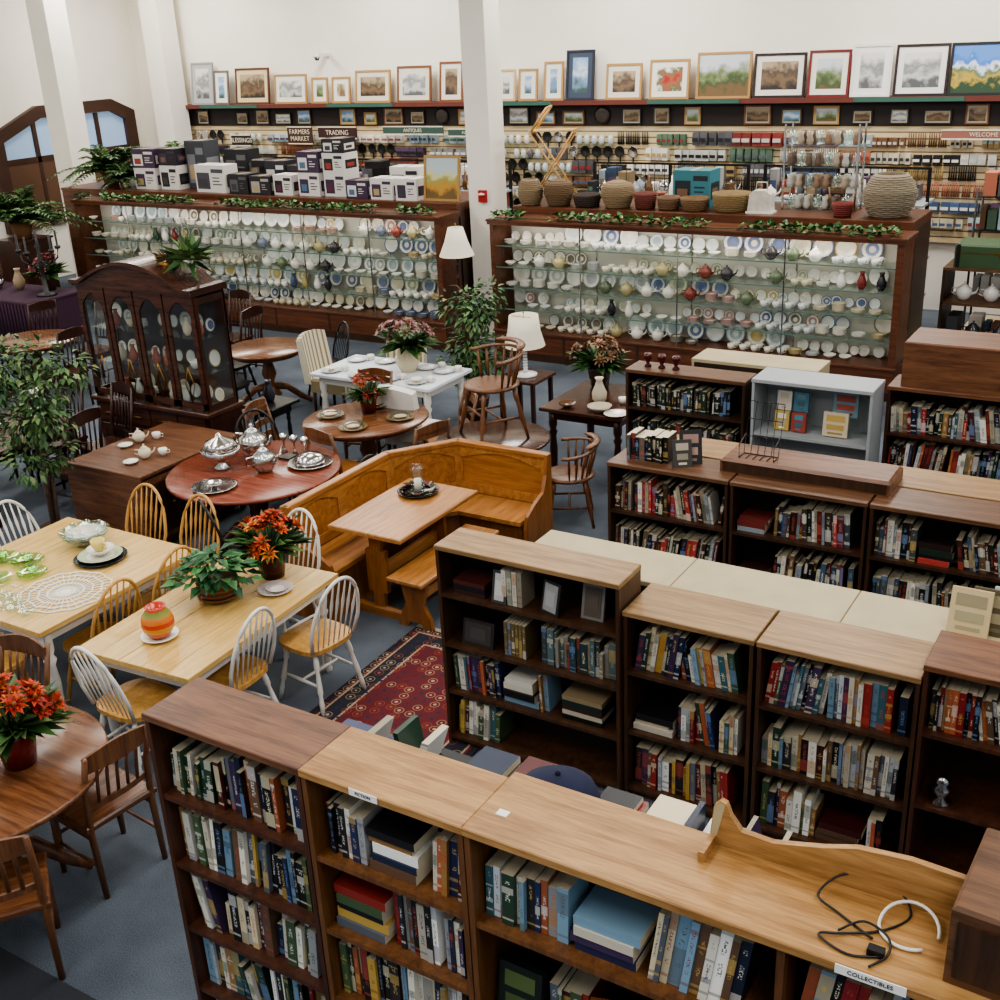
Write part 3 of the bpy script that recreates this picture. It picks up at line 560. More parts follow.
b.box(-.02,.02,-.42,.42,.2,.28,'oaky');b.obj('oak_bench',(-4.7,6.62,0))
# ---------------------------------------------------------------- rug
m,nt,bb=newmat('persian_rug');N=nt.nodes.new;L=nt.links.new;tc=N('ShaderNodeTexCoord');sp=N('ShaderNodeSeparateXYZ');L(tc.outputs['Object'],sp.inputs[0])
def Mt(op,x,y=None):
    q=N('ShaderNodeMath');q.operation=op
    for i,w in enumerate((x,y)):
        if w is None: continue
        if isinstance(w,(int,float)): q.inputs[i].default_value=w
        else: L(w,q.inputs[i])
    return q.outputs[0]
RW,RL=.62,.95
dx=Mt('SUBTRACT',RW,Mt('ABSOLUTE',sp.outputs[0]));dy=Mt('SUBTRACT',RL,Mt('ABSOLUTE',sp.outputs[1]));dd=Mt('MINIMUM',dx,dy)
cr=N('ShaderNodeValToRGB');cr.color_ramp.interpolation='CONSTANT';e=cr.color_ramp.elements;L(dd,cr.inputs[0])
e[0].color=(*S((34,20,28)),1);e[1].position=.04;e[1].color=(*S((92,26,30)),1)
for p,c in[(.06,(160,140,116)),(.075,(30,26,38)),(.2,(160,140,116)),(.215,(96,24,30))]:
    k=e.new(p);k.color=(*S(c),1)
vo=N('ShaderNodeTexVoronoi');vo.inputs['Scale'].default_value=12;vo.inputs['Randomness'].default_value=.25;L(tc.outputs['Object'],vo.inputs['Vector'])
mk=N('ShaderNodeValToRGB');mk.color_ramp.interpolation='CONSTANT';g=mk.color_ramp.elements;g[0].color=(1,1,1,1);g[1].position=.16;g[1].color=(0,0,0,1)
k=g.new(.34);k.color=(.6,.6,.6,1);k=g.new(.42);k.color=(0,0,0,1);L(vo.outputs['Distance'],mk.inputs[0])
pc=N('ShaderNodeValToRGB');pc.color_ramp.interpolation='CONSTANT';g=pc.color_ramp.elements;g[0].color=(*S((160,142,116)),1);g[1].position=.4;g[1].color=(*S((34,38,60)),1);k=g.new(.7);k.color=(*S((136,76,54)),1)
L(vo.outputs['Color'],pc.inputs[0]);mm=N('ShaderNodeMix');mm.data_type='RGBA';L(mk.outputs[0],mm.inputs[0]);L(cr.outputs[0],mm.inputs[6]);L(pc.outputs[0],mm.inputs[7]);L(mm.outputs[2],bb.inputs['Base Color']);bb.inputs['Roughness'].default_value=.95;M['rug']=m
b=MB();b.box(-RW,RW,-RL,RL,0,.012,'rug')
for i in range(60):
    x=-RW+2*RW*i/59
    for s_ in(-1,1): b.box(x-.006,x+.006,min(s_*RL,s_*(RL+.05)),max(s_*RL,s_*(RL+.05)),0,.006,'paint',S((180,170,146)))
b.obj('persian_rug',(-4.06,5.26,0),rz=.03)
M['mat']=mat('dark_entry_mat',(40,42,48),.95,noise=.2,nscale=90)
b=MB();b.box(-.6,.5,-.8,.62,0,.012,'mat');b.obj('floor_mat',(-4.4,1.85,0))
# ---------------------------------------------------------------- hutch
b=MB();W=1.62;D=.42
b.box(0,W,0,D+.05,0,.72,'dk');b.bbox(-.03,W+.03,-.04,D+.06,.72,.76,'dkx',.01);b.box(-.02,W+.02,-.03,D+.05,0,.08,'dk')
for i in range(4):
    x0=.04+i*(W-.08)/4;x1=x0+(W-.08)/4-.02;b.bbox(x0,x1,-.015,0,.12,.5,'dkx',.004);b.box(x0+.05,x1-.05,-.022,-.01,.17,.45,'dk');b.box(x0,x1,-.015,0,.54,.69,'dkx');b.tube([(x0+.12,-.03,.615),(x1-.12,-.03,.615)],.006,'brass',6)
for x in(0,W-.04): b.box(x,x+.04,.02,.06,.76,1.78,'dk');b.box(x,x+.04,D-.04,D,.76,1.78,'dk')
b.box(0,W,D-.02,D,.76,1.85,'dk')
for x in (0,W-.02):
    b.box(x+.008,x+.012,.06,D-.04,.82,1.72,'glass');b.box(x,x+.02,.06,D-.04,.76,.82,'dk');b.box(x,x+.02,.06,D-.04,1.72,1.8,'dk')
for z in(1.08,1.4): b.box(.04,W-.04,.06,D-.03,z,z+.008,'gshelf')
b.box(0,W,.02,D,1.78,1.84,'dk')
dw=W/4
for i in range(4):
    x0=i*dw+.01;x1=(i+1)*dw-.01;y=0
    b.box(x0,x0+.045,y,y+.025,.78,1.8,'dkx');b.box(x1-.045,x1,y,y+.025,.78,1.8,'dkx');b.box(x0,x1,y,y+.025,.78,.84,'dkx')
    for k in range(8):
        t0,t1=k/8,(k+1)/8;xa=x0+.045+(x1-x0-.09)*t0;xb=x0+.045+(x1-x0-.09)*t1;za=1.62+.12*math.sin(pi*t0);zb=1.62+.12*math.sin(pi*t1)
        b.add([(xa,y,za),(xb,y,zb),(xb,y,1.8),(xa,y,1.8),(xa,y+.025,za),(xb,y+.025,zb)],[(0,1,2,3),(0,4,5,1)],'dkx')
    b.box(x0+.045,x1-.045,y+.01,y+.014,.84,1.72,'glass')
    xm=(x0+x1)/2;b.tube([(xm,y+.005,.84),(xm+.06,y+.005,1.0),(xm,y+.005,1.16)],.005,'brass',5);b.tube([(xm,y+.005,.84),(xm-.06,y+.005,1.0),(xm,y+.005,1.16)],.005,'brass',5)
def crown(t):
    return 1.86+.2*math.sin(pi*min(1,max(0,(t-.08)/.84)))**.9 if .08<t<.92 else 1.86
n=28
for k in range(n):
    t0,t1=k/n,(k+1)/n;xa=-.03+(W+.06)*t0;xb=-.03+(W+.06)*t1;za,zb=crown(t0),crown(t1)
    b.add([(xa,-.01,1.8),(xb,-.01,1.8),(xb,-.01,zb-.03),(xa,-.01,za-.03),(xa,-.05,za-.03),(xb,-.05,zb-.03),(xa,-.05,za),(xb,-.05,zb),(xa,D+.02,za),(xb,D+.02,zb)],[(0,1,2,3),(3,2,5,4),(4,5,7,6),(6,7,9,8)],'dkx')
b.add([(-.03,-.01,1.8),(-.03,D+.02,1.8),(-.03,D+.02,1.86),(-.03,-.05,1.86)],[(0,3,2,1)],'dk');b.add([(W+.03,-.01,1.8),(W+.03,D+.02,1.8),(W+.03,D+.02,1.86),(W+.03,-.05,1.86)],[(0,1,2,3)],'dk');b.add([(-.03,D+.02,1.8),(W+.03,D+.02,1.8),(W+.03,D+.02,1.86),(-.03,D+.02,1.86)],[(0,3,2,1)],'dk')
# ---------------------------------------------------------------- crockery
def plate(b,x,y,z,r,c,rim,T=None,mt='glaze',seg=18):
    b.lathe([(r*.55,0),(r*.62,.006),(r*.96,.022),(r,.026),(r*.96,.027),(r*.62,.012),(.001,.01)],mt,(x,y,z),seg,T=T,cols=[c,c,rim,rim,rim,c,c,c])
def standplate(b,x,y,z,r,c,rim,lean=.25,seg=14):
    T=TR((x,y,z))@RX(pi/2-lean)@TR((0,r,-.0))
    pat=R.random();cen=c if pat<.75 else jit(rim,.2)
    b.lathe([(r*.55,-.006),(r*.62,0),(r,.016),(r*.97,.02),(r*.86,.016),(r*.62,.006),(r*.3,.004),(.001,.004)],'glaze',(0,0,0),seg,T=T,cols=[c,c,rim,rim,c,c if pat<.5 else rim,cen,cen])
def cup(b,x,y,z,c,s=1,mt='glaze'):
    b.lathe([(.022*s,0),(.038*s,.03*s),(.042*s,.065*s),(.039*s,.065*s),(.03*s,.02*s),(.001,.012*s)],mt,(x,y,z),12,c);b.tube([(x+.038*s,y,z+.055*s),(x+.062*s,y,z+.05*s),(x+.06*s,y,z+.025*s),(x+.034*s,y,z+.02*s)],.005*s,mt,5,c)
def bowl(b,x,y,z,r,c,h=.5,mt='glaze'):
    b.lathe([(r*.4,0),(r*.45,.01),(r*.85,r*h*.6),(r,r*h),(r*.95,r*h),(r*.75,r*h*.55),(.001,.02)],mt,(x,y,z),16,c)
def pot(b,x,y,z,s,c,mt='glaze'):
    b.lathe([(.04*s,0),(.06*s,.02*s),(.085*s,.07*s),(.075*s,.12*s),(.04*s,.145*s),(.042*s,.15*s),(.02*s,.165*s),(.008*s,.17*s),(.014*s,.185*s),(.001,.195*s)],mt,(x,y,z),16,c)
    b.tube([(x+.07*s,y,z+.06*s),(x+.12*s,y,z+.09*s),(x+.14*s,y,z+.14*s)],[.016*s,.011*s,.008*s],mt,7,c)
    b.tube([(x-.065*s,y,z+.12*s),(x-.12*s,y,z+.12*s),(x-.125*s,y,z+.07*s),(x-.075*s,y,z+.05*s)],.007*s,mt,6,c)
def vase(b,x,y,z,s,c,mt='glaze',prof=None,cols=None):
    b.lathe([(r*s,q*s) for r,q in (prof or [(.04,0),(.07,.06),(.075,.12),(.04,.2),(.03,.24),(.045,.27),(.038,.27),(.028,.23)])],mt,(x,y,z),18,c,cols=cols)
WC=[S(c) for c in [(226,220,206),(230,226,214),(218,210,190),(205,194,166),(206,208,204),(214,214,208)]]
RC=[S(c) for c in [(226,220,206),(226,220,206),(230,226,216),(100,112,145),(160,172,176),(190,164,104),(150,160,136),(176,136,126),(206,194,166),(180,180,178),(206,200,186),(130,118,98)]]
for z in(.765,1.09,1.41):
    for i in range(9):
        x=.14+i*.165
        if R.random()<.65: standplate(b,x,D-.08,z,R.uniform(.06,.09),R.choice(WC),R.choice(RC),.15)
        else: cup(b,x,D-.2,z,R.choice(WC),1.2)
        if R.random()<.5: vase(b,x+.03,.16,z,.6,S(R.choice([(200,190,170),(80,90,120),(150,80,60),(220,220,215)])))
b.obj('china_hutch',(-9.72,7.62,0),sc=(1,1,1.1))
b=MB();b.lathe([(.09,0),(.07,.04),(.09,.07)],'brass',seg=16);
for k in range(40): b.leaf((R.uniform(-.05,.05),R.uniform(-.05,.05),.08),(R.uniform(-1,1),R.uniform(-1,1),R.uniform(.1,1.2)),.14,jit(S((130,110,80)),.4),.3)
b.obj('dried_flower_bowl',(-8.6,7.85,2.17))
# ---------------------------------------------------------------- glass display cases
def displaycase(x0,x1,zb,zs):
    W=x1-x0;b=MB();D=.5;zt=1.86
    b.box(0,W,0,D,0,zb,'case');b.box(-.01,W+.01,-.012,0,0,.1,'Dside');b.bbox(-.01,W+.01,-.02,D,zb,zb+.03,'case',.005)
    b.box(0,W,D-.02,D,zb,zt-.1,'backwhite');b.box(-.02,W+.02,-.03,D,zt-.07,zt-.03,'case');b.bbox(-.03,W+.03,-.045,D,zt-.03,zt,'case',.008)
    b.box(0,.05,0,D,zb,zt-.07,'case');b.box(W-.08,W,0,D,zb,zt-.07,'case')
    k=max(1,round(W/1.3))
    for i in range(1,k): 
        x=W*i/k;b.box(x-.008,x+.008,.0,.012,zb,zt-.07,'silver')
        b.box(x-.008,x+.008,D-.03,D-.02,zb,zt-.07,'silver')
    for z in zs: b.box(.05,W-.08,.045,D-.04,z-.007,z,'gshelf');b.box(.05,W-.08,.038,.045,z-.012,z+.002,'gedge')
    n=round(W/1.1)
    for i in range(1,n):
        x=W*i/n;b.box(x-.02,x+.02,-.004,0,.1,zb,'Dside')
    o=b.obj('glass_display_case',(x0,13.06,0))
    c=MB()
    for z in [zb+.03]+list(zs):
        top=min([q for q in list(zs)+[zt-.07] if q>z+.01])-.014-z
        x=.1;run=0
        while x<W-.3:
            if run<=0:
                run=R.randint(3,8);rr=R.choice([.07,.09,.11,.13]);wc0=R.choice(WC);rc0=R.choice(RC);mode=R.random()
                if mode<.25: run=0;x+=R.uniform(.1,.35);continue
            r=min(rr+R.uniform(-.008,.008),top/2.02);standplate(c,x+r,D-.11,z+.002,r,jit(wc0,.06),rc0 if R.random()<.7 else R.choice(RC),.2)
            x+=2*r+R.choice([.0,.01,.04,-.02]);run-=1
        x=.12;run=0
        while x<W-.3:
            if run<=0: run=R.randint(1,5);t=R.random();wc=R.choice(WC);rc=R.choice(RC)
            run-=1;adv=.16
            if t<.25:
                for q in range(R.randint(3,8)): plate(c,x+.07,.2,z+.001+q*.011,.08,wc,rc,seg=14)
                adv=.2
            elif t<.42: bowl(c,x+.06,.2,z+.001,.075,wc,.6);adv=.18
            elif t<.7: cup(c,x+.04,.14,z+.001,wc,1.1);cup(c,x+.06,.27,z+.001,wc,1.1);adv=.12
            elif t<.82: pot(c,x+.1,.18,z+.001,.95,jit(R.choice([S((226,220,206)),S((220,216,204)),S((110,116,130)),S((60,56,56)),S((130,62,50)),S((180,166,120)),S((100,112,84))])));adv=.26
            elif t<.87: vase(c,x+.06,.17,z+.001,min(.75,top/.3),S(R.choice([(120,46,40),(50,76,54),(170,156,96),(70,80,110),(225,222,212),(40,40,44)])));adv=.2
            else: adv=.3;run=0
            x+=adv+R.uniform(.0,.05)
    c.obj('china_dishes',(0,0,0),parent=o)
    return o
zl=[.67,.95,1.23,1.51]
displaycase(-16.3,-8.98,.36,zl);displaycase(-8.18,-2.86,.36,zl)
def counter(name,x0,x1,y0,y1,h,m='case'):
    b=MB();b.box(x0,x1,y0,y1,0,h-.04,m);b.bbox(x0-.02,x1+.0,y0-.0,y1+.02,h-.04,h,m,.008);b.box(x1-.0,x1+.008,y0+.05,y1-.05,.1,h-.1,'Dside');return b.obj(name)
counter('display_counter',-17.2,-9.02,13.58,14.7,1.95);counter('display_counter',-8.1,-2.9,13.58,14.5,1.95)
def ivy(name,x0,x1,y,z,dens=60,seed=1):
    b=MB();x=x0;pts=[]
    while x<x1:
        if math.sin(x*2.1+seed)+math.sin(x*5.3)*.5>-.9:
            for k in range(int(dens*.1)):
                b.leaf((x+R.uniform(-.06,.06),y+R.uniform(-.06,.08),z+R.uniform(0.01,.08)),(R.uniform(-1,1),R.uniform(-1,.6),R.uniform(-.2,.8)),R.uniform(.06,.1),jit(S(R.choice([(52,96,44),(70,120,58),(36,74,36),(110,136,84)])),.3),.8)
        pts.append((x,y+.03*math.sin(x*4),z+.012));x+=.07
    b.tube(pts,.006,'leaf',5,S((60,80,40)));return b.obj(name)
ivy('ivy_garland',-16.2,-9.1,13.1,1.862,95,1);ivy('ivy_garland',-8.1,-2.95,13.1,1.862,95,2)
# ---------------------------------------------------------------- plants
def foliage(b,c,rx,rz,n,size,cols,w=.5,hollow=.5):
    for i in range(n):
        while True:
            p=Vector((R.uniform(-1,1),R.uniform(-1,1),R.uniform(-1,1)))
            if hollow<p.length<1 or (p.length<1 and R.random()<.35): break
        pos=Vector((c[0]+p.x*rx,c[1]+p.y*rx,c[2]+p.z*rz));d=p*1.0+Vector((R.uniform(-.5,.5),R.uniform(-.5,.5),-.5));b.leaf(pos,d,size*R.uniform(.7,1.3),jit(R.choice(cols),.35),w)
G=[S(c) for c in [(50,84,42),(64,100,50),(36,64,34),(88,118,68),(110,128,80)]]
def tree(name,x,y,h,r,z0,n=900,potc=(70,50,40),ls=.085):
    b=MB();b.lathe([(.12,0),(.16,.24),(.17,.26),(.15,.26),(.14,.22),(.001,.22)],'paint',seg=16,col=S(potc))
    for k in range(3):
        a=k*2.1;b.tube([(.03*math.cos(a),.03*math.sin(a),.2),(.05*math.cos(a+1),.05*math.sin(a+1),h*.4),(.03*math.cos(a+2),.03*math.sin(a+2),h*.6),(.2*math.cos(a),.2*math.sin(a),h*.8)],[.018,.014,.012,.006],'bark',6)
    for k in range(14):
        a=k*.7;q=h*(.42+.035*k);b.tube([(0,0,q),(r*.5*math.cos(a),r*.5*math.sin(a),q+.12),(r*.8*math.cos(a),r*.8*math.sin(a),q+.1)],[.01,.006,.003],'bark',5)
    for k in range(18):
        a=R.uniform(0,2*pi);rr=r*R.uniform(.1,.7);foliage(b,(rr*math.cos(a),rr*math.sin(a),R.uniform(z0+.12,h-.15)),r*.36,.18,n//18,ls,G)
    return b.obj(name,(x,y,0))
tree('ficus_tree',-8.42,5.93,1.98,.55,.8,1600,ls=.08);tree('ficus_tree',-6.98,10.66,1.6,.46,.45,1500)
def palm(name,x,y,z,s,n=30,w=.3):
    b=MB();b.lathe([(.1*s,0),(.14*s,.2*s),(.13*s,.2*s),(.001,.17*s)],'wick',seg=14,col=S((120,84,50)))
    for k in range(n):
        a=R.uniform(0,2*pi);e=R.uniform(.3,1.35);L_=s*R.uniform(.6,.95);pts=[];
        for i in range(8):
            t=i/7;pts.append(Vector((math.cos(a)*L_*t*math.cos(e)*1.1,math.sin(a)*L_*t*math.cos(e)*1.1,.18*s+L_*(math.sin(e)*t-.5*t*t))))
        b.tube(pts,.004*s,'leaf',4,S((60,90,40)))
        for i in range(1,8):
            d=(pts[i]-pts[i-1]).normalized();sd=d.cross(Vector((0,0,1))).normalized()
            for sg in(-1,1): b.leaf(pts[i],d*.6+sd*sg,.2*s*(1.2-i/9),jit(R.choice(G),.3),w);b.leaf((pts[i]+pts[i-1])/2,d*.6+sd*sg,.2*s*(1.2-i/9),jit(R.choice(G),.3),w)
    return b.obj(name,(x,y,z))
palm('potted_fern',-16.45,14.05,1.95,1.15,36);palm('potted_fern',-15.85,13.82,1.95,.7)
b=MB();b.box(-.3,.3,-.3,.3,0,1.3,'dk');b.bbox(-.33,.33,-.33,.33,1.3,1.33,'dkx',.005);b.obj('plant_stand',(-16.75,12.3,0));palm('potted_palm',-16.75,12.3,1.331,1.3,40)
palm('potted_fern',-16.75,16.0,1.701,1.25,44);b=MB();b.box(-.4,.4,-.4,.4,0,1.68,'case');b.bbox(-.42,.42,-.42,.42,1.68,1.7,'case',.005);b.obj('plant_stand',(-16.75,16.0,0))
b=MB();b.lathe([(.06,0),(.08,.12),(.07,.12),(.001,.1)],'glaze',seg=14,col=S((220,215,200)))
for k in range(110): b.leaf((R.uniform(-.06,.06),R.uniform(-.06,.06),.12),(R.uniform(-1,1),R.uniform(-1,1),R.uniform(-.4,1)),R.uniform(.15,.3),jit(R.choice(G),.3),.3)
b.obj('potted_plant',(-8.28,7.82,2.17))
def pothos(name,x,y,z,s=1):
    b=MB();b.lathe([(.09*s,0),(.12*s,.05*s),(.13*s,.13*s),(.12*s,.14*s),(.11*s,.12*s),(.001,.11*s)],'wick',seg=18,col=S((104,66,40)))
    for q in(.03,.06,.09,.12): b.tube([(.125*s*math.cos(a),.125*s*math.sin(a),q*s) for a in [i*2*pi/16 for i in range(16)]],.008*s,'wick',5,S((120,80,50)),closed=True)
    for k in range(190):
        a=R.uniform(0,2*pi);rr=R.uniform(.03,.22)*s;zz=.14*s+(.22*s-rr)*.7+R.uniform(-.02,.05);b.leaf((rr*math.cos(a),rr*math.sin(a),zz),(math.cos(a),math.sin(a),R.uniform(-.5,.4)),R.uniform(.08,.13)*s,jit(S(R.choice([(40,84,44),(52,106,54),(32,70,42),(84,128,78)])),.25),.55)
    return b.obj(name,(x,y,z))
pothos('potted_pothos',-5.3,4.84,.75,1.08)
def bouquet(name,x,y,z,s,cols,potc,n=14,potp=None,mt='glaze'):
    b=MB();pp=potp or [(.06,0),(.075,.1),(.085,.15),(.075,.16),(.06,.12),(.001,.12)];b.lathe([(r*s,q*s) for r,q in pp],mt,seg=18,col=S(potc));h0=pp[-3][1]*s
    for k in range(n):
        a=R.uniform(0,2*pi);e=R.uniform(.2,1.5);d=Vector((math.cos(a)*math.cos(e),math.sin(a)*math.cos(e),math.sin(e)));p=Vector((0,0,h0))+d*R.uniform(.12,.2)*s
        b.tube([(0,0,h0*.8),p],.003*s,'leaf',4,S((50,80,40)));c=S(R.choice(cols))
        for ring,(m_,L_) in enumerate([(9,.055),(7,.04)]):
            for i in range(m_):
                t=2*pi*i/m_;u=d.orthogonal().normalized();v=d.cross(u);b.leaf(p,(u*math.cos(t)+v*math.sin(t))+d*(.3+.5*ring),L_*s,jit(c,.25),.5)
        b.sphere(p+d*.01*s,.012*s,'paint',S((120,70,20)),8)
    for k in range(n*4):
        a=R.uniform(0,2*pi);b.leaf((.03*s*math.cos(a),.03*s*math.sin(a),h0),(math.cos(a),math.sin(a),R.uniform(-.1,1)),R.uniform(.12,.22)*s,jit(R.choice(G),.3),.35)
    return b.obj(name,(x,y,z))
ORG=[(200,96,34),(212,124,46),(178,66,30),(196,80,34)]
bouquet('orange_flower_pot',-5.2,5.26,.75,1.35,ORG,(70,24,24),17)
bouquet('autumn_flower_arrangement',-4.9,2.95,.75,1.35,[(184,70,30),(164,50,26),(204,108,40)],(110,30,24),22)
bouquet('red_flower_pot',-6.82,8.5,.75,1.1,[(150,50,40),(170,80,54),(110,40,34)],(90,30,26),12)
bouquet('flower_vase',-7.3,9.85,.75,1.7,[(160,116,116),(180,156,146),(140,110,104),(120,130,100)],(214,200,170),22,[(.05,0),(.08,.07),(.06,.14),(.05,.17),(.045,.17),(.04,.1),(.001,.08)])
bouquet('dried_flower_vase',-5.1,10.1,.75,1.5,[(140,110,84),(160,126,104),(110,84,64)],(60,40,32),20)
bouquet('pink_flower_vase',-15.0,11.3,.8,1.5,[(170,110,110),(150,84,90)],(60,40,32),18)
# ---------------------------------------------------------------- tabletop items
W1=S((230,226,214))
b=MB()
vase(b,0,0,.012,1.2,W1,prof=[(.04,0),(.06,.015),(.078,.045),(.086,.075),(.085,.1),(.074,.13),(.05,.16),(.055,.175),(.045,.175),(.04,.15)],cols=[S(c) for c in [(180,60,36),(204,96,46),(204,150,60),(196,70,50),(210,120,50),(150,150,80),(200,80,44),(190,60,40),(190,60,40),(190,60,40)]])
plate(b,0,0,0,.12,W1,W1);b.obj('striped_orange_vase',(-5.25,4.26,.75))
b=MB();plate(b,0,0,0,.12,W1,S((200,190,190)));plate(b,.02,.0,.014,.08,W1,S((200,180,180)));b.obj('china_plate',(-5.02,5.08,.75))
b=MB();plate(b,0,0,0,.19,S((24,30,44)),S((20,24,34)));plate(b,0,0,.02,.16,W1,S((180,190,160)));bowl(b,0,.01,.04,.1,W1);cup(b,.0,.0,.07,S((220,200,120)),1.3);b.obj('stacked_china_dishes',(-6.5,4.88,.77))
b=MB();bowl(b,0,0,0,.19,W1,.6,'gshelf');bowl(b,0,0,.002,.185,W1,.6,'gshelf')
for k in range(8): cup(b,.13*math.cos(k*.785),.13*math.sin(k*.785),.075,W1,.9,'gshelf')
bowl(b,0,0,.04,.13,S((216,206,196)),.5);b.obj('glass_punch_bowl',(-6.82,5.02,.77))
M['gg']=glassmat('green_glass',(.75,.92,.6),.2)
b=MB()
for x,y,r in[(0,0,.12),(.2,-.12,.11),(-.2,-.05,.12),(.05,-.3,.11),(-.15,-.32,.1)]: plate(b,x,y,0,r,W1,W1,mt='gg',seg=20);cup(b,x,y,.014,W1,.9,'gg')
b.obj('green_glass_dishes',(-6.95,4.6,.77))
M['lace']=mat('lace_cotton',(236,232,218),.9)
b=MB()
for rr in(.06,.12,.18,.24,.3): b.tube([(rr*math.cos(a)*(1+.03*math.cos(12*a)),rr*math.sin(a)*(1+.03*math.cos(12*a)),.004) for a in [i*2*pi/48 for i in range(48)]],.007,'lace',4,closed=True)
for k in range(36): a=k*pi/18;b.tube([(.04*math.cos(a),.04*math.sin(a),.004),(.3*math.cos(a+.08),.3*math.sin(a+.08),.004)],.004,'lace',4)
b.lathe([(.07,0),(.07,.004)],'lace',seg=20);b.obj('lace_doily',(-6.3,4.4,.77))
b=MB();b.tube([(.24*math.cos(a),.18*math.sin(a),.006) for a in [i*2*pi/32 for i in range(32)]],.012,'gshelf',6,closed=True)
for k in range(5): cup(b,-.15+.08*k,.02,0,W1,.9,'gshelf');plate(b,-.1+.12*k,-.06,0,.06,W1,W1,mt='gshelf')
b.obj('clear_glassware_platter',(-6.65,4.12,.77))
b=MB();pot(b,0,0,0,1.6,W1,'silver');b.obj('silver_teapot',(-7.0,7.05,.75))
b=MB();b.lathe([(.07,0),(.075,.02),(.03,.05),(.03,.08),(.14,.12),(.17,.18),(.16,.18),(.11,.14),(.001,.12)],'silver',seg=24);b.lathe([(.16,.18),(.12,.25),(.03,.29),(.02,.32),(.001,.33)],'silver',seg=24);b.obj('silver_tureen',(-7.05,6.7,.75))
b=MB();pot(b,0,0,0,1.3,W1,'silver');b.obj('silver_teapot',(-6.65,6.8,.75),rz=1.2)
b=MB();plate(b,0,0,0,.19,W1,W1,mt='silver',seg=24);bowl(b,0,0,.015,.07,W1,mt='silver');b.obj('silver_tray',(-6.78,6.32,.75))
b=MB();plate(b,0,0,0,.2,W1,W1,mt='silver',seg=24);b.lathe([(.13,.02),(.13,.05),(.1,.09),(.001,.11)],'silver',seg=20);b.obj('silver_tray',(-6.4,7.1,.75))
b=MB();b.box(-.06,.06,-.06,.06,0,.015,'black')
for k in range(3): b.lathe([(.03,0),(.01,.03),(.008,.1),(.03,.13),(.035,.17),(.03,.17),(.001,.13)],'silver',(-.12+.12*k,.1,0),12)
b.obj('silver_goblets',(-6.7,7.15,.75))
b=MB()
for a in(.3,1.9,3.5,5.0): plate(b,.36*math.cos(a),.34*math.sin(a),0,.14,W1,S((120,100,60)));plate(b,.36*math.cos(a),.34*math.sin(a),.018,.1,S((200,170,130)),S((60,70,60)))
b.obj('dinner_plates',(-6.75,8.35,.75))
b=MB()
for x,y in[(-.6,-.25),(-.2,-.28),(.2,-.28),(.55,-.25),(-.6,.22),(-.25,.28),(.35,.25),(.6,.2)]:
    plate(b,x,y,0,.12,W1,S((190,196,205)));
    if R.random()<.6: bowl(b,x,y,.02,.07,W1)
    cup(b,x+.13,y+.08,0,W1)
b.obj('white_dinnerware',(-7.5,9.75,.75))
b=MB();plate(b,0,0,0,.14,W1,S((190,200,190)));b.obj('china_plate',(-5.12,7.98,.75))
b=MB();plate(b,0,0,0,.17,S((50,44,40)),S((40,36,34)));b.lathe([(.06,.02),(.065,.04),(.065,.2),(.05,.24),(.045,.24),(.055,.2),(.055,.04)],'glass',seg=16);b.lathe([(.03,.02),(.03,.12),(.001,.12)],'paint',seg=12,col=S((230,225,210)))
for k in range(110):
    a=R.uniform(0,2*pi);b.leaf((.11*math.cos(a),.11*math.sin(a),.02),(math.cos(a+1.2),math.sin(a+1.2),R.uniform(0,.8)),.08,jit(S(R.choice([(60,70,50),(100,44,40),(180,176,160),(50,60,44)])),.3),.5)
b.obj('candle_centerpiece',(-5.15,6.95,.75))
for x,y in[(-8.3,6.9),(-7.9,6.6)]:
    b=MB();pot(b,0,0,0,.7,S((226,212,190)));cup(b,.15,.05,0,W1);plate(b,-.1,-.12,0,.07,W1,W1);b.obj('china_tea_set',(x,y,.75),rz=.6)
b=MB()
for k in range(3): b.lathe([(.03,0),(.032,.01),(.012,.03),(.035,.07),(.04,.1),(.03,.12),(.001,.11)],'glaze',(k*.13,0,0),14,S((70,14,20)))
b.obj('red_glass_goblets',(-4.0,8.85,1.42))
b=MB();vase(b,0,0,0,1,S((190,180,160)));cup(b,.2,.1,0,W1);bowl(b,.1,-.2,0,.12,S((180,170,150)));bowl(b,-.25,-.2,0,.09,S((90,60,40)));plate(b,.3,-.25,0,.12,W1,W1);pot(b,.3,.3,0,.9,S((170,160,150)));b.obj('table_ceramics',(-4.85,9.6,.75))
b=MB();bowl(b,0,0,0,.1,W1);b.obj('white_bowl',(-10.0,6.6,.75));b=MB();vase(b,0,0,0,1.3,S((225,220,205)));b.obj('white_vase',(-9.7,6.9,.75))
b=MB();vase(b,0,0,0,.9,S((50,50,60)));b.obj('dark_vase',(-8.45,8.85,.55))
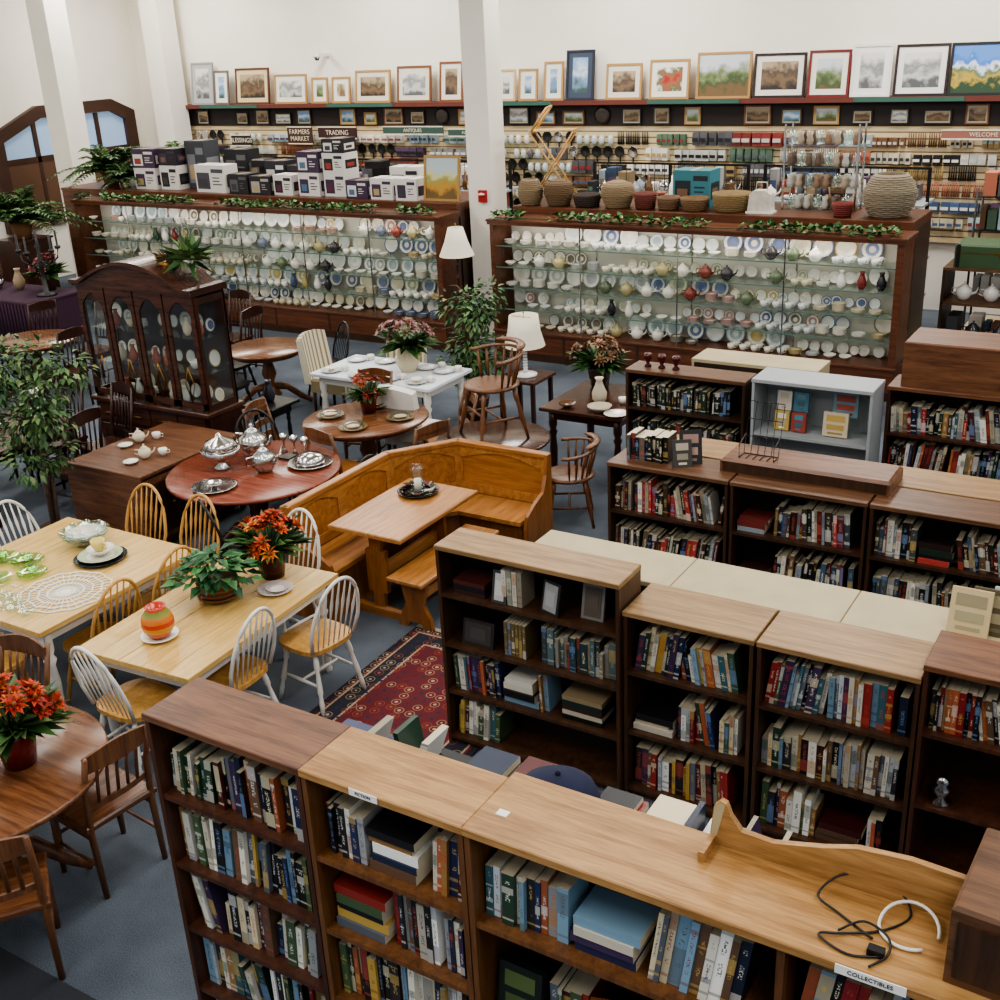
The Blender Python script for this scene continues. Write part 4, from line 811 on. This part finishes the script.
# lamps
def lamp(name,x,y,z,H,base,r0=.11,r1=.2,sh=.3):
    b=MB();b.lathe([(.13,0),(.13,.02),(.03,.04)],base,seg=20);n=8
    pr=[(.02,.04)];
    for i in range(n): q=.04+(H-sh-.08)*(i+.5)/n;pr+=[(.018,q-.02),(.03,q),(.018,q+.02)]
    pr+=[(.012,H-sh*.5)];b.lathe(pr,base,seg=12)
    vs=[];seg=24
    for r,q in [(r1,H-sh),((r0+r1)/2*.93,H-sh/2),(r0,H),(r0-.004,H),((r0+r1)/2*.93-.004,H-sh/2),(r1-.004,H-sh)]:
        for i in range(seg): a=2*pi*i/seg;vs.append((r*math.cos(a),r*math.sin(a),q))
    fs=[(j*seg+i,j*seg+(i+1)%seg,(j+1)*seg+(i+1)%seg,(j+1)*seg+i) for j in range(5) for i in range(seg)];b.add(vs,fs,'shade',sm=True)
    b.tube([(-r0+.004,0,H-.02),(r0-.004,0,H-.02)],.003,'brass',4);b.tube([(0,0,H-sh*.5),(0,0,H+.03)],.004,'brass',4);b.sphere((0,0,H+.035),.012,'brass')
    return b.obj(name,(x,y,z))
lamp('floor_lamp',-8.38,12.55,0,1.82,'dk',.1,.23,.36)
b=MB();b.bbox(-.25,.25,-.25,.25,.55,.58,'dkx',.005)
for sx in(-1,1):
    for sy in(-1,1): b.box(sx*.2-.02,sx*.2+.02,sy*.2-.02,sy*.2+.02,0,.55,'dk')
b.obj('side_table',(-6.32,10.7,0));lamp('table_lamp',-6.32,10.7,.58,.68,'glaze',.16,.23,.34)
# ---------------------------------------------------------------- pictures
def picture(name,x,y,z,w,h,fc,matc,kind,tilt=.1,fw=.035,mw=.07):
    b=MB();T=RX(-tilt)
    b.box(-w/2,-w/2+fw,0,.03,0,h,'paint',S(fc),T=T);b.box(w/2-fw,w/2,0,.03,0,h,'paint',S(fc),T=T);b.box(-w/2+fw,w/2-fw,0,.03,0,fw,'paint',S(fc),T=T);b.box(-w/2+fw,w/2-fw,0,.03,h-fw,h,'paint',S(fc),T=T)
    b.box(-w/2+fw,w/2-fw,.012,.028,fw,h-fw,'paint',S(matc),T=T);k=fw+mw
    b.add([(-w/2+k,.010,k),(w/2-k,.010,k),(w/2-k,.010,h-k),(-w/2+k,.010,h-k)],[(0,1,2,3)],'pic_'+kind,T=T);return b.obj(name,(x,y,z))
gold=(170,132,78);bk=(30,26,24);wd=(116,74,44);sv=(150,150,150)
PL=[(-17.45,.58,.78,sv,(170,172,172),'grey'),(-16.95,.38,.62,(110,100,90),(225,222,215),'blue'),(-16.15,.85,.65,(90,50,34),(210,190,150),'dark'),(-15.2,.78,.52,gold,(225,220,208),'grey'),(-14.5,.38,.45,gold,(225,220,208),'land'),(-14.0,.42,.45,gold,(230,225,212),'flower'),(-13.28,.78,.55,gold,(215,205,190),'dark'),(-12.38,.72,.6,wd,(214,206,190),'grey'),(-11.6,.48,.65,wd,(220,212,200),'dark'),
(-10.5,.36,.5,(200,170,120),(225,222,212),'grey'),(-10.08,.36,.5,gold,(225,222,212),'blue'),(-9.6,.36,.6,gold,(228,224,214),'blue'),(-9.12,.5,.76,(36,40,52),(60,70,90),'blue'),(-8.34,.62,.54,gold,(214,208,196),'dark'),(-7.57,.66,.58,gold,(228,222,208),'red'),(-6.69,.86,.66,gold,(190,160,100),'land'),(-5.83,.78,.62,(44,26,22),(226,222,214),'dark'),(-5.1,.6,.64,(110,34,34),(226,220,206),'land'),(-4.5,.56,.7,(220,218,212),(228,226,222),'grey'),(-3.82,.72,.68,(40,24,22),(226,224,218),'grey'),(-3.02,.86,.68,bk,(240,236,225),'mount'),(-2.15,.7,.7,gold,(220,210,190),'autumn')]
for x,w,h,fc,mc,k in PL: picture('framed_picture',x,17.47,3.022,w,h,fc,mc,k,tilt=.12,mw=.0 if k in('autumn','mount') or (k=='land' and w>.8) else .08)
for i in range(34):
    x=-17.6+i*.52;
    if x>-1.5: break
    t=R.random()
    if t<.16:
        b=MB();b.lathe([(.13,0),(.14,.02),(.1,.03),(.001,.03)],'glaze',seg=20,cols=[S((40,36,34)),S((60,54,50)),S((70,62,56)),S((120,110,90)),S((90,80,70))],T=RX(pi/2));b.obj('hanging_wall_plate',(x,17.59,2.78))
    elif t<.85: picture('framed_picture',x,17.56,2.64,R.uniform(.26,.42),R.uniform(.2,.29),R.choice([gold,bk,wd,bk,(60,44,36)]),(170,162,140),R.choice(['land','dark','dark','grey','blue']),tilt=.02,fw=.022,mw=.02)
# ---------------------------------------------------------------- slatwall merchandise
MC=[S(c) for c in [(30,30,32),(50,50,54),(90,90,94),(186,184,178),(215,210,200),(226,222,214),(130,50,46),(70,90,120),(170,140,90),(116,82,56),(84,110,90),(140,138,138),(166,100,76),(88,66,90),(165,182,188),(24,24,26),(150,128,100),(196,186,164)]]
b=MB()
for row,z in enumerate([1.22,1.44,1.66,1.88,2.1,2.33]):
    x=-17.9;run=0
    while x<5.8:
        if run<=0: run=R.randint(3,7);t=R.random();c0=R.choice(MC);w=R.uniform(.06,.15);h=R.uniform(.12,.2);c1=R.choice(MC)
        run-=1;c=jit(c0,.2);y=17.62
        if t<.55 or (x>-7 and t<.65): 
            b.box(x,x+w,y-R.uniform(.05,.12),y,z,z+h,'paint',c);b.box(x+.01,x+w-.01,y-.125,y-.12,z+h*.3,z+h*.6,'paint',c1);adv=w
        elif t<.65:
            T=TR((x+.1,y-.04,z+.12))@RX(pi/2);b.lathe([(.07,0),(.09,.03),(.084,.03),(.001,.008)],'blackmetal' if R.random()<.6 else 'silver',seg=14,T=T);b.box(x+.09,x+.11,y-.05,y-.03,z-.05,z+.04,'blackmetal');adv=.2
        elif t<.83:
            for k in range(4): b.tube([(x+.03*k,y-.04,z+.2),(x+.03*k,y-.04,z)],[.006,.013],'paint',5,c)
            adv=.12
        else: b.lathe([(.03,0),(.05,.04),(.045,.12),(.02,.15)],'glaze',(x+.06,y-.08,z),10,S((190,196,196)) if R.random()<.6 else c);b.box(x,x+.14,y-.14,y,z-.01,z,'gshelf');adv=.13
        x+=adv+R.choice([.005,.01,.03])
        if run<=0: x+=R.choice([0,.04,.12])
b.obj('wall_hung_housewares')
def sign(s,x,y,z,w,h,bg,fg=(225,215,190)):
    b=MB();b.box(-w/2,w/2,-.02,0,0,h,'paint',S(bg));b.box(-w/2,w/2,-.024,-.02,0,.02,'paint',S(fg));b.box(-w/2,w/2,-.024,-.02,h-.02,h,'paint',S(fg));o=b.obj('wooden_sign',(x,y,z));mm=bpy.data.materials.get('signfg%d'%fg[0]) or mat('signfg%d'%fg[0],fg);text(s,'lettering',h*.55 if '\n' not in s else h*.38,(0,-.026,h/2),(pi/2,0,0),mm,o)
sign('FARMERS\nMARKET',-15.0,17.42,2.3,.6,.32,(70,46,36));sign('TRADING',-14.1,17.42,2.4,.9,.22,(60,34,30));sign('POST',-14.05,17.42,2.16,.7,.22,(60,34,30));sign('ANTIQUES',-12.4,17.42,2.48,1.3,.15,(60,84,74));sign('BLESSINGS',-16.5,17.42,2.25,.5,.22,(44,40,40));sign('WELCOME',-2.9,17.42,2.45,1.1,.14,(150,96,84));sign('HARVEST',-11.2,17.42,2.45,.9,.14,(60,84,74))
def gondola(name,x0,x1,y,h,cs=MC):
    b=MB();W=x1-x0
    for z in(.1,.6,1.1,1.5,h): b.box(0,W,0,.7,z-.03,z,'greylam')
    for q in range(int(W/.15)): b.tube([(.08+q*.15,.35,h),(.08+q*.15,.35,h+.4)],.006,'blackmetal',4)
    for xx in(0,W/2,W-.04): b.box(xx,xx+.04,.33,.37,0,h+.42,'blackmetal')
    b.box(0,W,.34,.36,h+.4,h+.43,'blackmetal')
    o=b.obj(name,(x0,y,0));c=MB()
    for z in(1.1,1.5,h):
        for yy in(.05,.42):
            x=.05
            while x<W-.2:
                t=R.random();w=R.uniform(.07,.18);hh=R.uniform(.1,.36) if z==h else R.uniform(.08,.25);cc=jit(R.choice(cs),.3)
                if t<.4: c.box(x,x+w,yy,yy+.2,z+.001,z+hh,'paint',cc);c.box(x+.01,x+w-.01,yy-.002,yy,z+hh*.3,z+hh*.6,'paint',jit(R.choice(cs),.3))
                elif t<.65: c.lathe([(.04,0),(.06,.05),(.05,.15),(.025,.2),(.02,.28),(.001,.29)],'glaze',(x+.07,yy+.1,z+.001),10,cc);w=.13
                elif t<.8: pot(c,x+.12,yy+.1,z+.001,1,cc,'silver' if R.random()<.4 else 'glaze');w=.26
                else: bowl(c,x+.1,yy+.12,z+.001,.1,cc);w=.2
                x+=w+R.uniform(0,.04)
    c.obj('housewares',parent=o);return o
gondola('merchandise_shelf',-8.0,-5.6,15.4,1.85);gondola('merchandise_shelf',-5.4,-3.2,15.4,1.85);gondola('merchandise_shelf',-15.7,-13,15.7,1.8);gondola('merchandise_shelf',-12.8,-9.6,15.7,1.8)
gondola('merchandise_shelf',-2.3,.4,16.6,1.6)
b=MB()
for L_,z in enumerate((0,.25,.5,.75)):
    b.box(0,.9,0,.3,z,z+.012,'gshelf')
    for x in(0,.88): b.box(x,x+.02,0,.02,z,z+.25,'silver');b.box(x,x+.02,.28,.3,z,z+.25,'silver')
    for k in range(8):
        for yy in(.08,.2): b.lathe([(.035,0),(.045,.05),(.03,.1),(.04,.15),(.035,.15),(.025,.1),(.001,.01)],'glaze' if (k+L_)%3 else 'gshelf',(.07+k*.11,yy,z+.013),10,S(R.choice([(150,120,96),(176,160,140),(110,90,80),(190,186,176)])))
b.obj('glassware_display',(-4.6,14.1,1.95))
def cbox(x,y,z,w,d,h,c,c2,rz=0):
    b=MB();b.box(-w/2,w/2,-d/2,d/2,0,h,'paint',S(c));acc=S(R.choice([(60,60,64),(120,90,70),(90,40,60),(80,110,140),(150,60,50),(170,150,110)]))
    b.box(-w/2+.03,-w/2+w*.48,-d/2-.002,-d/2,h*.12,h*.72,'paint',S(c2));b.box(-w/2+.06,-w/2+w*.4,-d/2-.004,-d/2-.002,h*.2,h*.5,'paint',acc);b.box(w*.05,w/2-.03,-d/2-.002,-d/2,h*.72,h*.86,'paint',S(c2))
    for q in(.52,.4,.28): b.box(w*.08,w/2-.04-.2*w*R.random(),-d/2-.002,-d/2,h*q,h*q+h*.04,'paint',jit(S(c2),.3))
    b.box(w/2,w/2+.002,-d/2+.04,d/2-.04,h*.2,h*.65,'paint',S(c2));b.box(w/2+.002,w/2+.004,-d/2+.08,d/2-.1,h*.3,h*.5,'paint',acc)
    b.box(-.03,.03,-d/2,d/2,h,h+.001,'paint',S((170,150,120)));return b.obj('appliance_box',(x,y,z),rz)
P_=(62,46,70);Wt=(214,210,204);K=(34,32,36);Z=1.951
for a in [(-15.3,13.95,Z,.5,.35,.34,Wt,P_),(-15.3,13.95,2.292,.5,.35,.3,P_,Wt),(-14.8,14.0,Z,.4,.35,.38,Wt,K),(-14.8,14.0,2.332,.4,.33,.26,K,P_),(-14.35,14.2,Z,.42,.35,.75,(60,62,68),(120,122,126)),(-13.75,13.85,Z,.65,.3,.42,Wt,(70,70,80)),(-13.12,13.8,Z,.4,.3,.3,K,(90,90,96)),(-12.68,13.8,Z,.4,.3,.28,K,(160,158,150)),(-12.25,13.85,Z,.38,.3,.3,Wt,K),(-12.7,14.2,Z,.4,.3,.46,(46,44,50),Wt),(-12.25,14.2,Z,.4,.3,.4,K,Wt),(-11.75,13.9,Z,.42,.35,.34,Wt,P_),(-11.75,13.9,2.293,.42,.35,.3,P_,Wt),(-11.3,13.95,Z,.4,.35,.34,Wt,P_),(-11.3,13.95,2.293,.4,.35,.28,Wt,K),(-11.3,13.95,2.575,.38,.33,.2,K,Wt),(-10.8,13.8,Z,.4,.3,.26,P_,Wt),(-10.35,13.8,Z,.4,.3,.3,Wt,P_),(-9.92,13.8,Z,.36,.3,.3,Wt,P_),(-10.3,14.3,Z,.5,.3,.4,Wt,K),(-13.7,14.42,Z,.5,.3,.6,K,(100,100,100))]: cbox(*a,rz=R.uniform(-.06,.06))
for x,y in[(-13.2,14.35),(-15.1,14.5),(-11.0,14.45),(-12.0,14.52)]:
    b=MB();b.bbox(-.14,.14,-.14,.14,0,.05,'black',.01);b.box(-.13,.13,.04,.14,.05,.36,'black');b.bbox(-.14,.14,-.12,.14,.34,.46,'black',.02);b.lathe([(.07,0),(.08,.08),(.06,.14)],'glass',(0,-.04,.055),14);b.obj('coffee_maker',(x,y,Z))
picture('framed_picture',-9.37,13.72,Z,.6,.62,gold,(200,190,120),'autumn',tilt=.12,mw=.0)
cbox(-5.75,14.2,Z,.5,.35,.45,(60,120,130),(30,40,46))
b=MB();b.box(-.22,.22,-.12,.12,0,.03,'paint',S((235,232,225)));
pr=[(-.2,0),(.2,0),(.17,.3),(.1,.36),(-.1,.36),(-.17,.3)];b.prism([(x,z) for x,z in pr],-.1,.1,'fab',S((205,200,190)),T=RX(pi/2));b.tube([(-.1,0,.34),(-.08,0,.48),(.08,0,.48),(.1,0,.34)],.012,'fab',6,S((190,185,175)));b.obj('white_handbag',(-4.75,13.8,Z),sc=.75)
b=MB()
for y in(0,.3):
    for s_ in(-1,1): b.tube([(-.28*s_,y,0.02),(.28*s_,y,.85)],.02,'lightz',6,flat=.6)
for z,x in((.84,.28),(.84,-.28),(.02,.28),(.02,-.28),(.43,0)): b.tube([(x,0,z),(x,.3,z)],.015,'lightz',6)
for k in range(5): b.box(-.3,.3,.0+k*.065,.045+k*.065,.86,.875,'light')
b.tube([(-.26,.0,.87),(-.05,0,1.15)],.018,'lightz',6);b.tube([(-.26,.3,.87),(-.05,.3,1.15)],.018,'lightz',6);b.tube([(-.05,0,1.15),(-.05,.3,1.15)],.015,'lightz',6)
b.obj('folding_wood_stand',(-7.8,14.12,1.951),rz=.3,sc=1.05)
def basket(x,y,r,h,c,kind=0):
    b=MB();c=S(c)
    if kind==0: pr=[(r*.7,0),(r*.95,h*.3),(r,h*.6),(r*.75,h*.9),(r*.6,h),(r*.55,h),(r*.7,h*.85),(.001,.03)]
    elif kind==1: pr=[(r*.8,0),(r,h),(r*.95,h),(r*.75,.02),(.001,.02)]
    else: pr=[(r*.7,0),(r,h*.5),(r*.9,h*.85),(r*.3,h),(r*.08,h*1.02),(r*.08,h*1.12),(.001,h*1.14)]
    b.lathe(pr,'wick',seg=22,col=c)
    nn=max(3,int(h/.022))
    for k in range(1,nn):
        z=h*k/nn
        for (r0,z0),(r1,z1) in zip(pr,pr[1:]):
            if z0<=z<=z1 and z1>z0: rr=r0+(r1-r0)*(z-z0)/(z1-z0);b.tube([(rr*math.cos(a)*(1+.015*math.cos(11*a+k*pi)),rr*math.sin(a)*(1+.015*math.cos(11*a+k*pi)),z) for a in [i*2*pi/44 for i in range(44)]],.007,'wick',4,jit(c,.12),closed=True);break
    return b.obj('wicker_basket',(x,y,1.951))
basket(-8.0+.08,13.72,.17,.34,(128,110,84),0);basket(-7.52,13.78,.2,.34,(104,82,58),2);basket(-7.1,13.78,.19,.16,(56,44,36),1);basket(-6.67,13.8,.22,.34,(132,114,86),2);basket(-6.27,13.78,.15,.2,(100,50,40),1);basket(-5.95,13.78,.15,.16,(108,80,56),1);basket(-5.6,13.78,.18,.16,(112,86,58),1);basket(-5.15,13.86,.24,.22,(128,106,70),1);basket(-3.75,13.75,.12,.16,(110,44,36),1);basket(-3.26,13.9,.3,.48,(132,120,100),0)
# right side display
def trunk(x,y,z,w,d,h,c):
    b=MB();b.bbox(0,w,0,d,0,h,'paint',.02,col=S(c));b.box(-.005,w+.005,-.005,d+.005,h*.62,h*.66,'brass')
    for xx in(.02,w-.06): b.box(xx,xx+.04,-.008,0,0,h,'blackmetal')
    b.box(w/2-.04,w/2+.04,-.012,0,h*.55,h*.72,'brass');return b.obj('vintage_trunk',(x,y,z))
b=MB();W=2.0
for z in(.1,.55,1.0,1.4): b.box(0,W,0,.6,z-.03,z,'D')
for xx in(0,.98,W-.03): b.box(xx,xx+.03,0,.6,0,1.37,'Dside')
ob=b.obj('open_display_rack',(-2.6,13.9,0));b=MB()
for z in(.1,.55,1.0):
    x=.08
    while x<W-.3:
        t=R.random()
        if t<.5: w=R.uniform(.08,.2);b.box(x,x+w,.08,.4,z+.001,z+R.uniform(.1,.3),'paint',jit(R.choice(MC),.3));x+=w+.02
        else: pot(b,x+.14,.2,z+.001,1.1,jit(R.choice(MC)));x+=.3
b.obj('housewares',parent=ob)
trunk(-2.5,13.95,1.401,1.0,.5,.26,(60,84,52));trunk(-1.4,13.95,1.401,.75,.5,.3,(60,42,32));trunk(-2.2,12.2,0,1.0,.6,.6,(70,48,36))
b=MB();
for x,y in[(0,0),(1.6,0),(0,.45),(1.6,.45)]: b.tube([(x,y,0),(x,y,2.1)],.014,'blackmetal',6)
for z in(.3,.75,1.2,1.6,2.0):
    b.box(0,1.6,0,.45,z-.012,z,'blackmetal')
    x=.05
    while x<1.4:
        w=R.uniform(.06,.16);b.box(x,x+w,.08,.35,z+.001,z+R.uniform(.1,.3),'paint',jit(R.choice(MC),.3));x+=w+.02
b.obj('wire_shelf_rack',(-2.55,15.3,0))
# left zone furniture
b=MB();b.bbox(-1.1,1.1,-.5,.5,.76,.8,'purple',.02);b.box(-1.09,1.09,-.49,.49,.15,.76,'purple')
for sx in(-1,1):
    for sy in(-1,1): b.box(sx*1.0-.03,sx*1.0+.03,sy*.42-.03,sy*.42+.03,0,.2,'dk')
for k in range(30): 
    x=-1.1+k*.0759;b.tube([(x,-.495,.15),(x,-.5,.76)],.018,'purple',5)
b.obj('draped_table',(-15.6,11.0,0))
b=MB();b.box(-1.0,1.0,0,.5,0,.95,'dk');b.bbox(-1.04,1.04,-.03,.52,.95,.99,'dkx',.01)
for i in range(3):
    for j in range(3): b.bbox(-.95+i*.64,-.95+i*.64+.6,-.02,0,.1+j*.28,.1+j*.28+.24,'dkx',.004);b.sphere((-.95+i*.64+.3,-.03,.22+j*.28),.018,'brass')
b.obj('dark_dresser',(-18.25,12.3,0))
b=MB();b.lathe([(.12,0),(.1,.03),(.03,.05),(.02,.3),(.035,.33),(.02,.36),(.02,.6),(.001,.65)],'blackmetal',seg=14)
for k in range(5):
    a=k*2*pi/5;c,s_=math.cos(a),math.sin(a);b.tube([(0,0,.4),(.1*c,.1*s_,.34),(.2*c,.2*s_,.4),(.22*c,.22*s_,.5)],.01,'blackmetal',6);b.lathe([(.03,.5),(.035,.53),(.012,.53),(.012,.7),(.001,.7)],'blackmetal',(.22*c,.22*s_,0),8)
b.obj('black_candelabra',(-14.7,11.0,.8),sc=1.3)
b=MB();pot(b,0,0,0,1.2,W1,'silver');vase(b,.4,.1,0,1.2,S((150,130,104)));bowl(b,-.4,0,0,.14,S((160,130,70)));vase(b,-.8,.15,0,1.1,S((60,60,80)));b.obj('decorative_vases',(-15.9,11.05,.8))
b=MB()
for k in range(7): 
    x=-.85+k*.27;
    if k%2: vase(b,x,.2,0,R.uniform(.8,1.3),jit(S(R.choice([(180,170,150),(60,70,100),(120,60,50),(210,205,195)]))))
    else: b.box(x-.08,x+.08,.1,.28,0,R.uniform(.1,.3),'paint',jit(R.choice(MC)))
b.obj('dresser_ornaments',(-18.25,12.3,.99))
b=MB();c=S((104,78,62));b.bbox(-.45,.45,-.4,.35,.12,.45,'fab',.05,c);b.bbox(-.45,.45,.25,.45,.12,.95,'fab',.05,c);b.bbox(-.5,-.36,-.4,.4,.12,.62,'fab',.05,c);b.bbox(.36,.5,-.4,.4,.12,.62,'fab',.05,c)
for x in(-.42,.42):
    for y in(-.34,.38): b.box(x-.03,x+.03,y-.03,y+.03,0,.12,'dk')
inst(b,'upholstered_armchair',[(-14.8,8.7,2.2),(-16.6,9.2,1.2),(-18.3,10.8,1.4)])
b=MB();b.box(-.06,.06,-.05,0,0,.16,'paint',S((170,30,30)));b.lathe([(.05,0),(.05,.02),(.001,.03)],'paint',(0,-.05,.1),12,S((220,220,215)));b.obj('fire_alarm',(-8.72,13.81,1.95))
b=MB();b.box(-.04,.04,-.25,0,-.03,.03,'white');b.tube([(0,-.25,0),(0,-.34,-.03)],[.05,.05],'white',12);b.lathe([(.05,0),(.03,-.06),(.001,-.06)],'black',(0,-.3,-.03),12);b.obj('security_camera',(-14.4,17.7,3.85))
# ---------------------------------------------------------------- lights
M['tube']=emis('fluorescent_tube',(255,250,240),6)
for x in(-17,-12.5,-8,-3.5,1):
    for y in(.5,5,9.5,15.2):
        b=MB();b.box(-.3,.3,-1.2,1.2,.02,.1,'white');
        for q in(-.15,.15): b.tube([(q,-1.15,0),(q,1.15,0)],.018,'tube',6)
        b.box(-.01,.01,-.01,.01,.1,.52,'white');b.obj('ceiling_light_fixture',(x,y,6.08))
        l=bpy.data.lights.new('fluorescent_light','AREA');l.shape='RECTANGLE';l.size=1.2;l.size_y=2.6;l.energy=200 if y>14 else 110;l.color=(1,.97,.925)
        o=bpy.data.objects.new('fluorescent_light',l);o.location=(x,y,5.98);C.objects.link(o)
for x0,x1 in((-16.3,-8.98),(-8.18,-2.86)):
    l=bpy.data.lights.new('case_light','AREA');l.shape='RECTANGLE';l.size=x1-x0-.4;l.size_y=.08;l.energy=15;l.color=(1,.96,.88)
    o=bpy.data.objects.new('case_light',l);o.location=((x0+x1)/2,13.14,1.77);o.rotation_euler=(.5,0,0);C.objects.link(o)
w=bpy.data.worlds.new('World');bpy.context.scene.world=w;w.use_nodes=True;w.node_tree.nodes['Background'].inputs[0].default_value=(.85,.92,1,1);w.node_tree.nodes['Background'].inputs[1].default_value=.6
# ---------------------------------------------------------------- camera
cam=bpy.data.cameras.new('camera');co=bpy.data.objects.new('camera',cam);C.objects.link(co)
cam.sensor_width=36;cam.lens=36*1.153;cam.clip_end=200
r=Vector((.8551,.5163,-.0462));u=Vector((-.1603,.3481,.9237));k=Vector((.4929,-.7825,.3804))
mw=Matrix(((r.x,u.x,k.x,0),(r.y,u.y,k.y,0),(r.z,u.z,k.z,4.2),(0,0,0,1)));co.matrix_world=mw
bpy.context.scene.camera=co
vs=bpy.context.scene.view_settings
try: vs.view_transform='AgX';vs.look='AgX - Medium High Contrast'
except Exception: pass
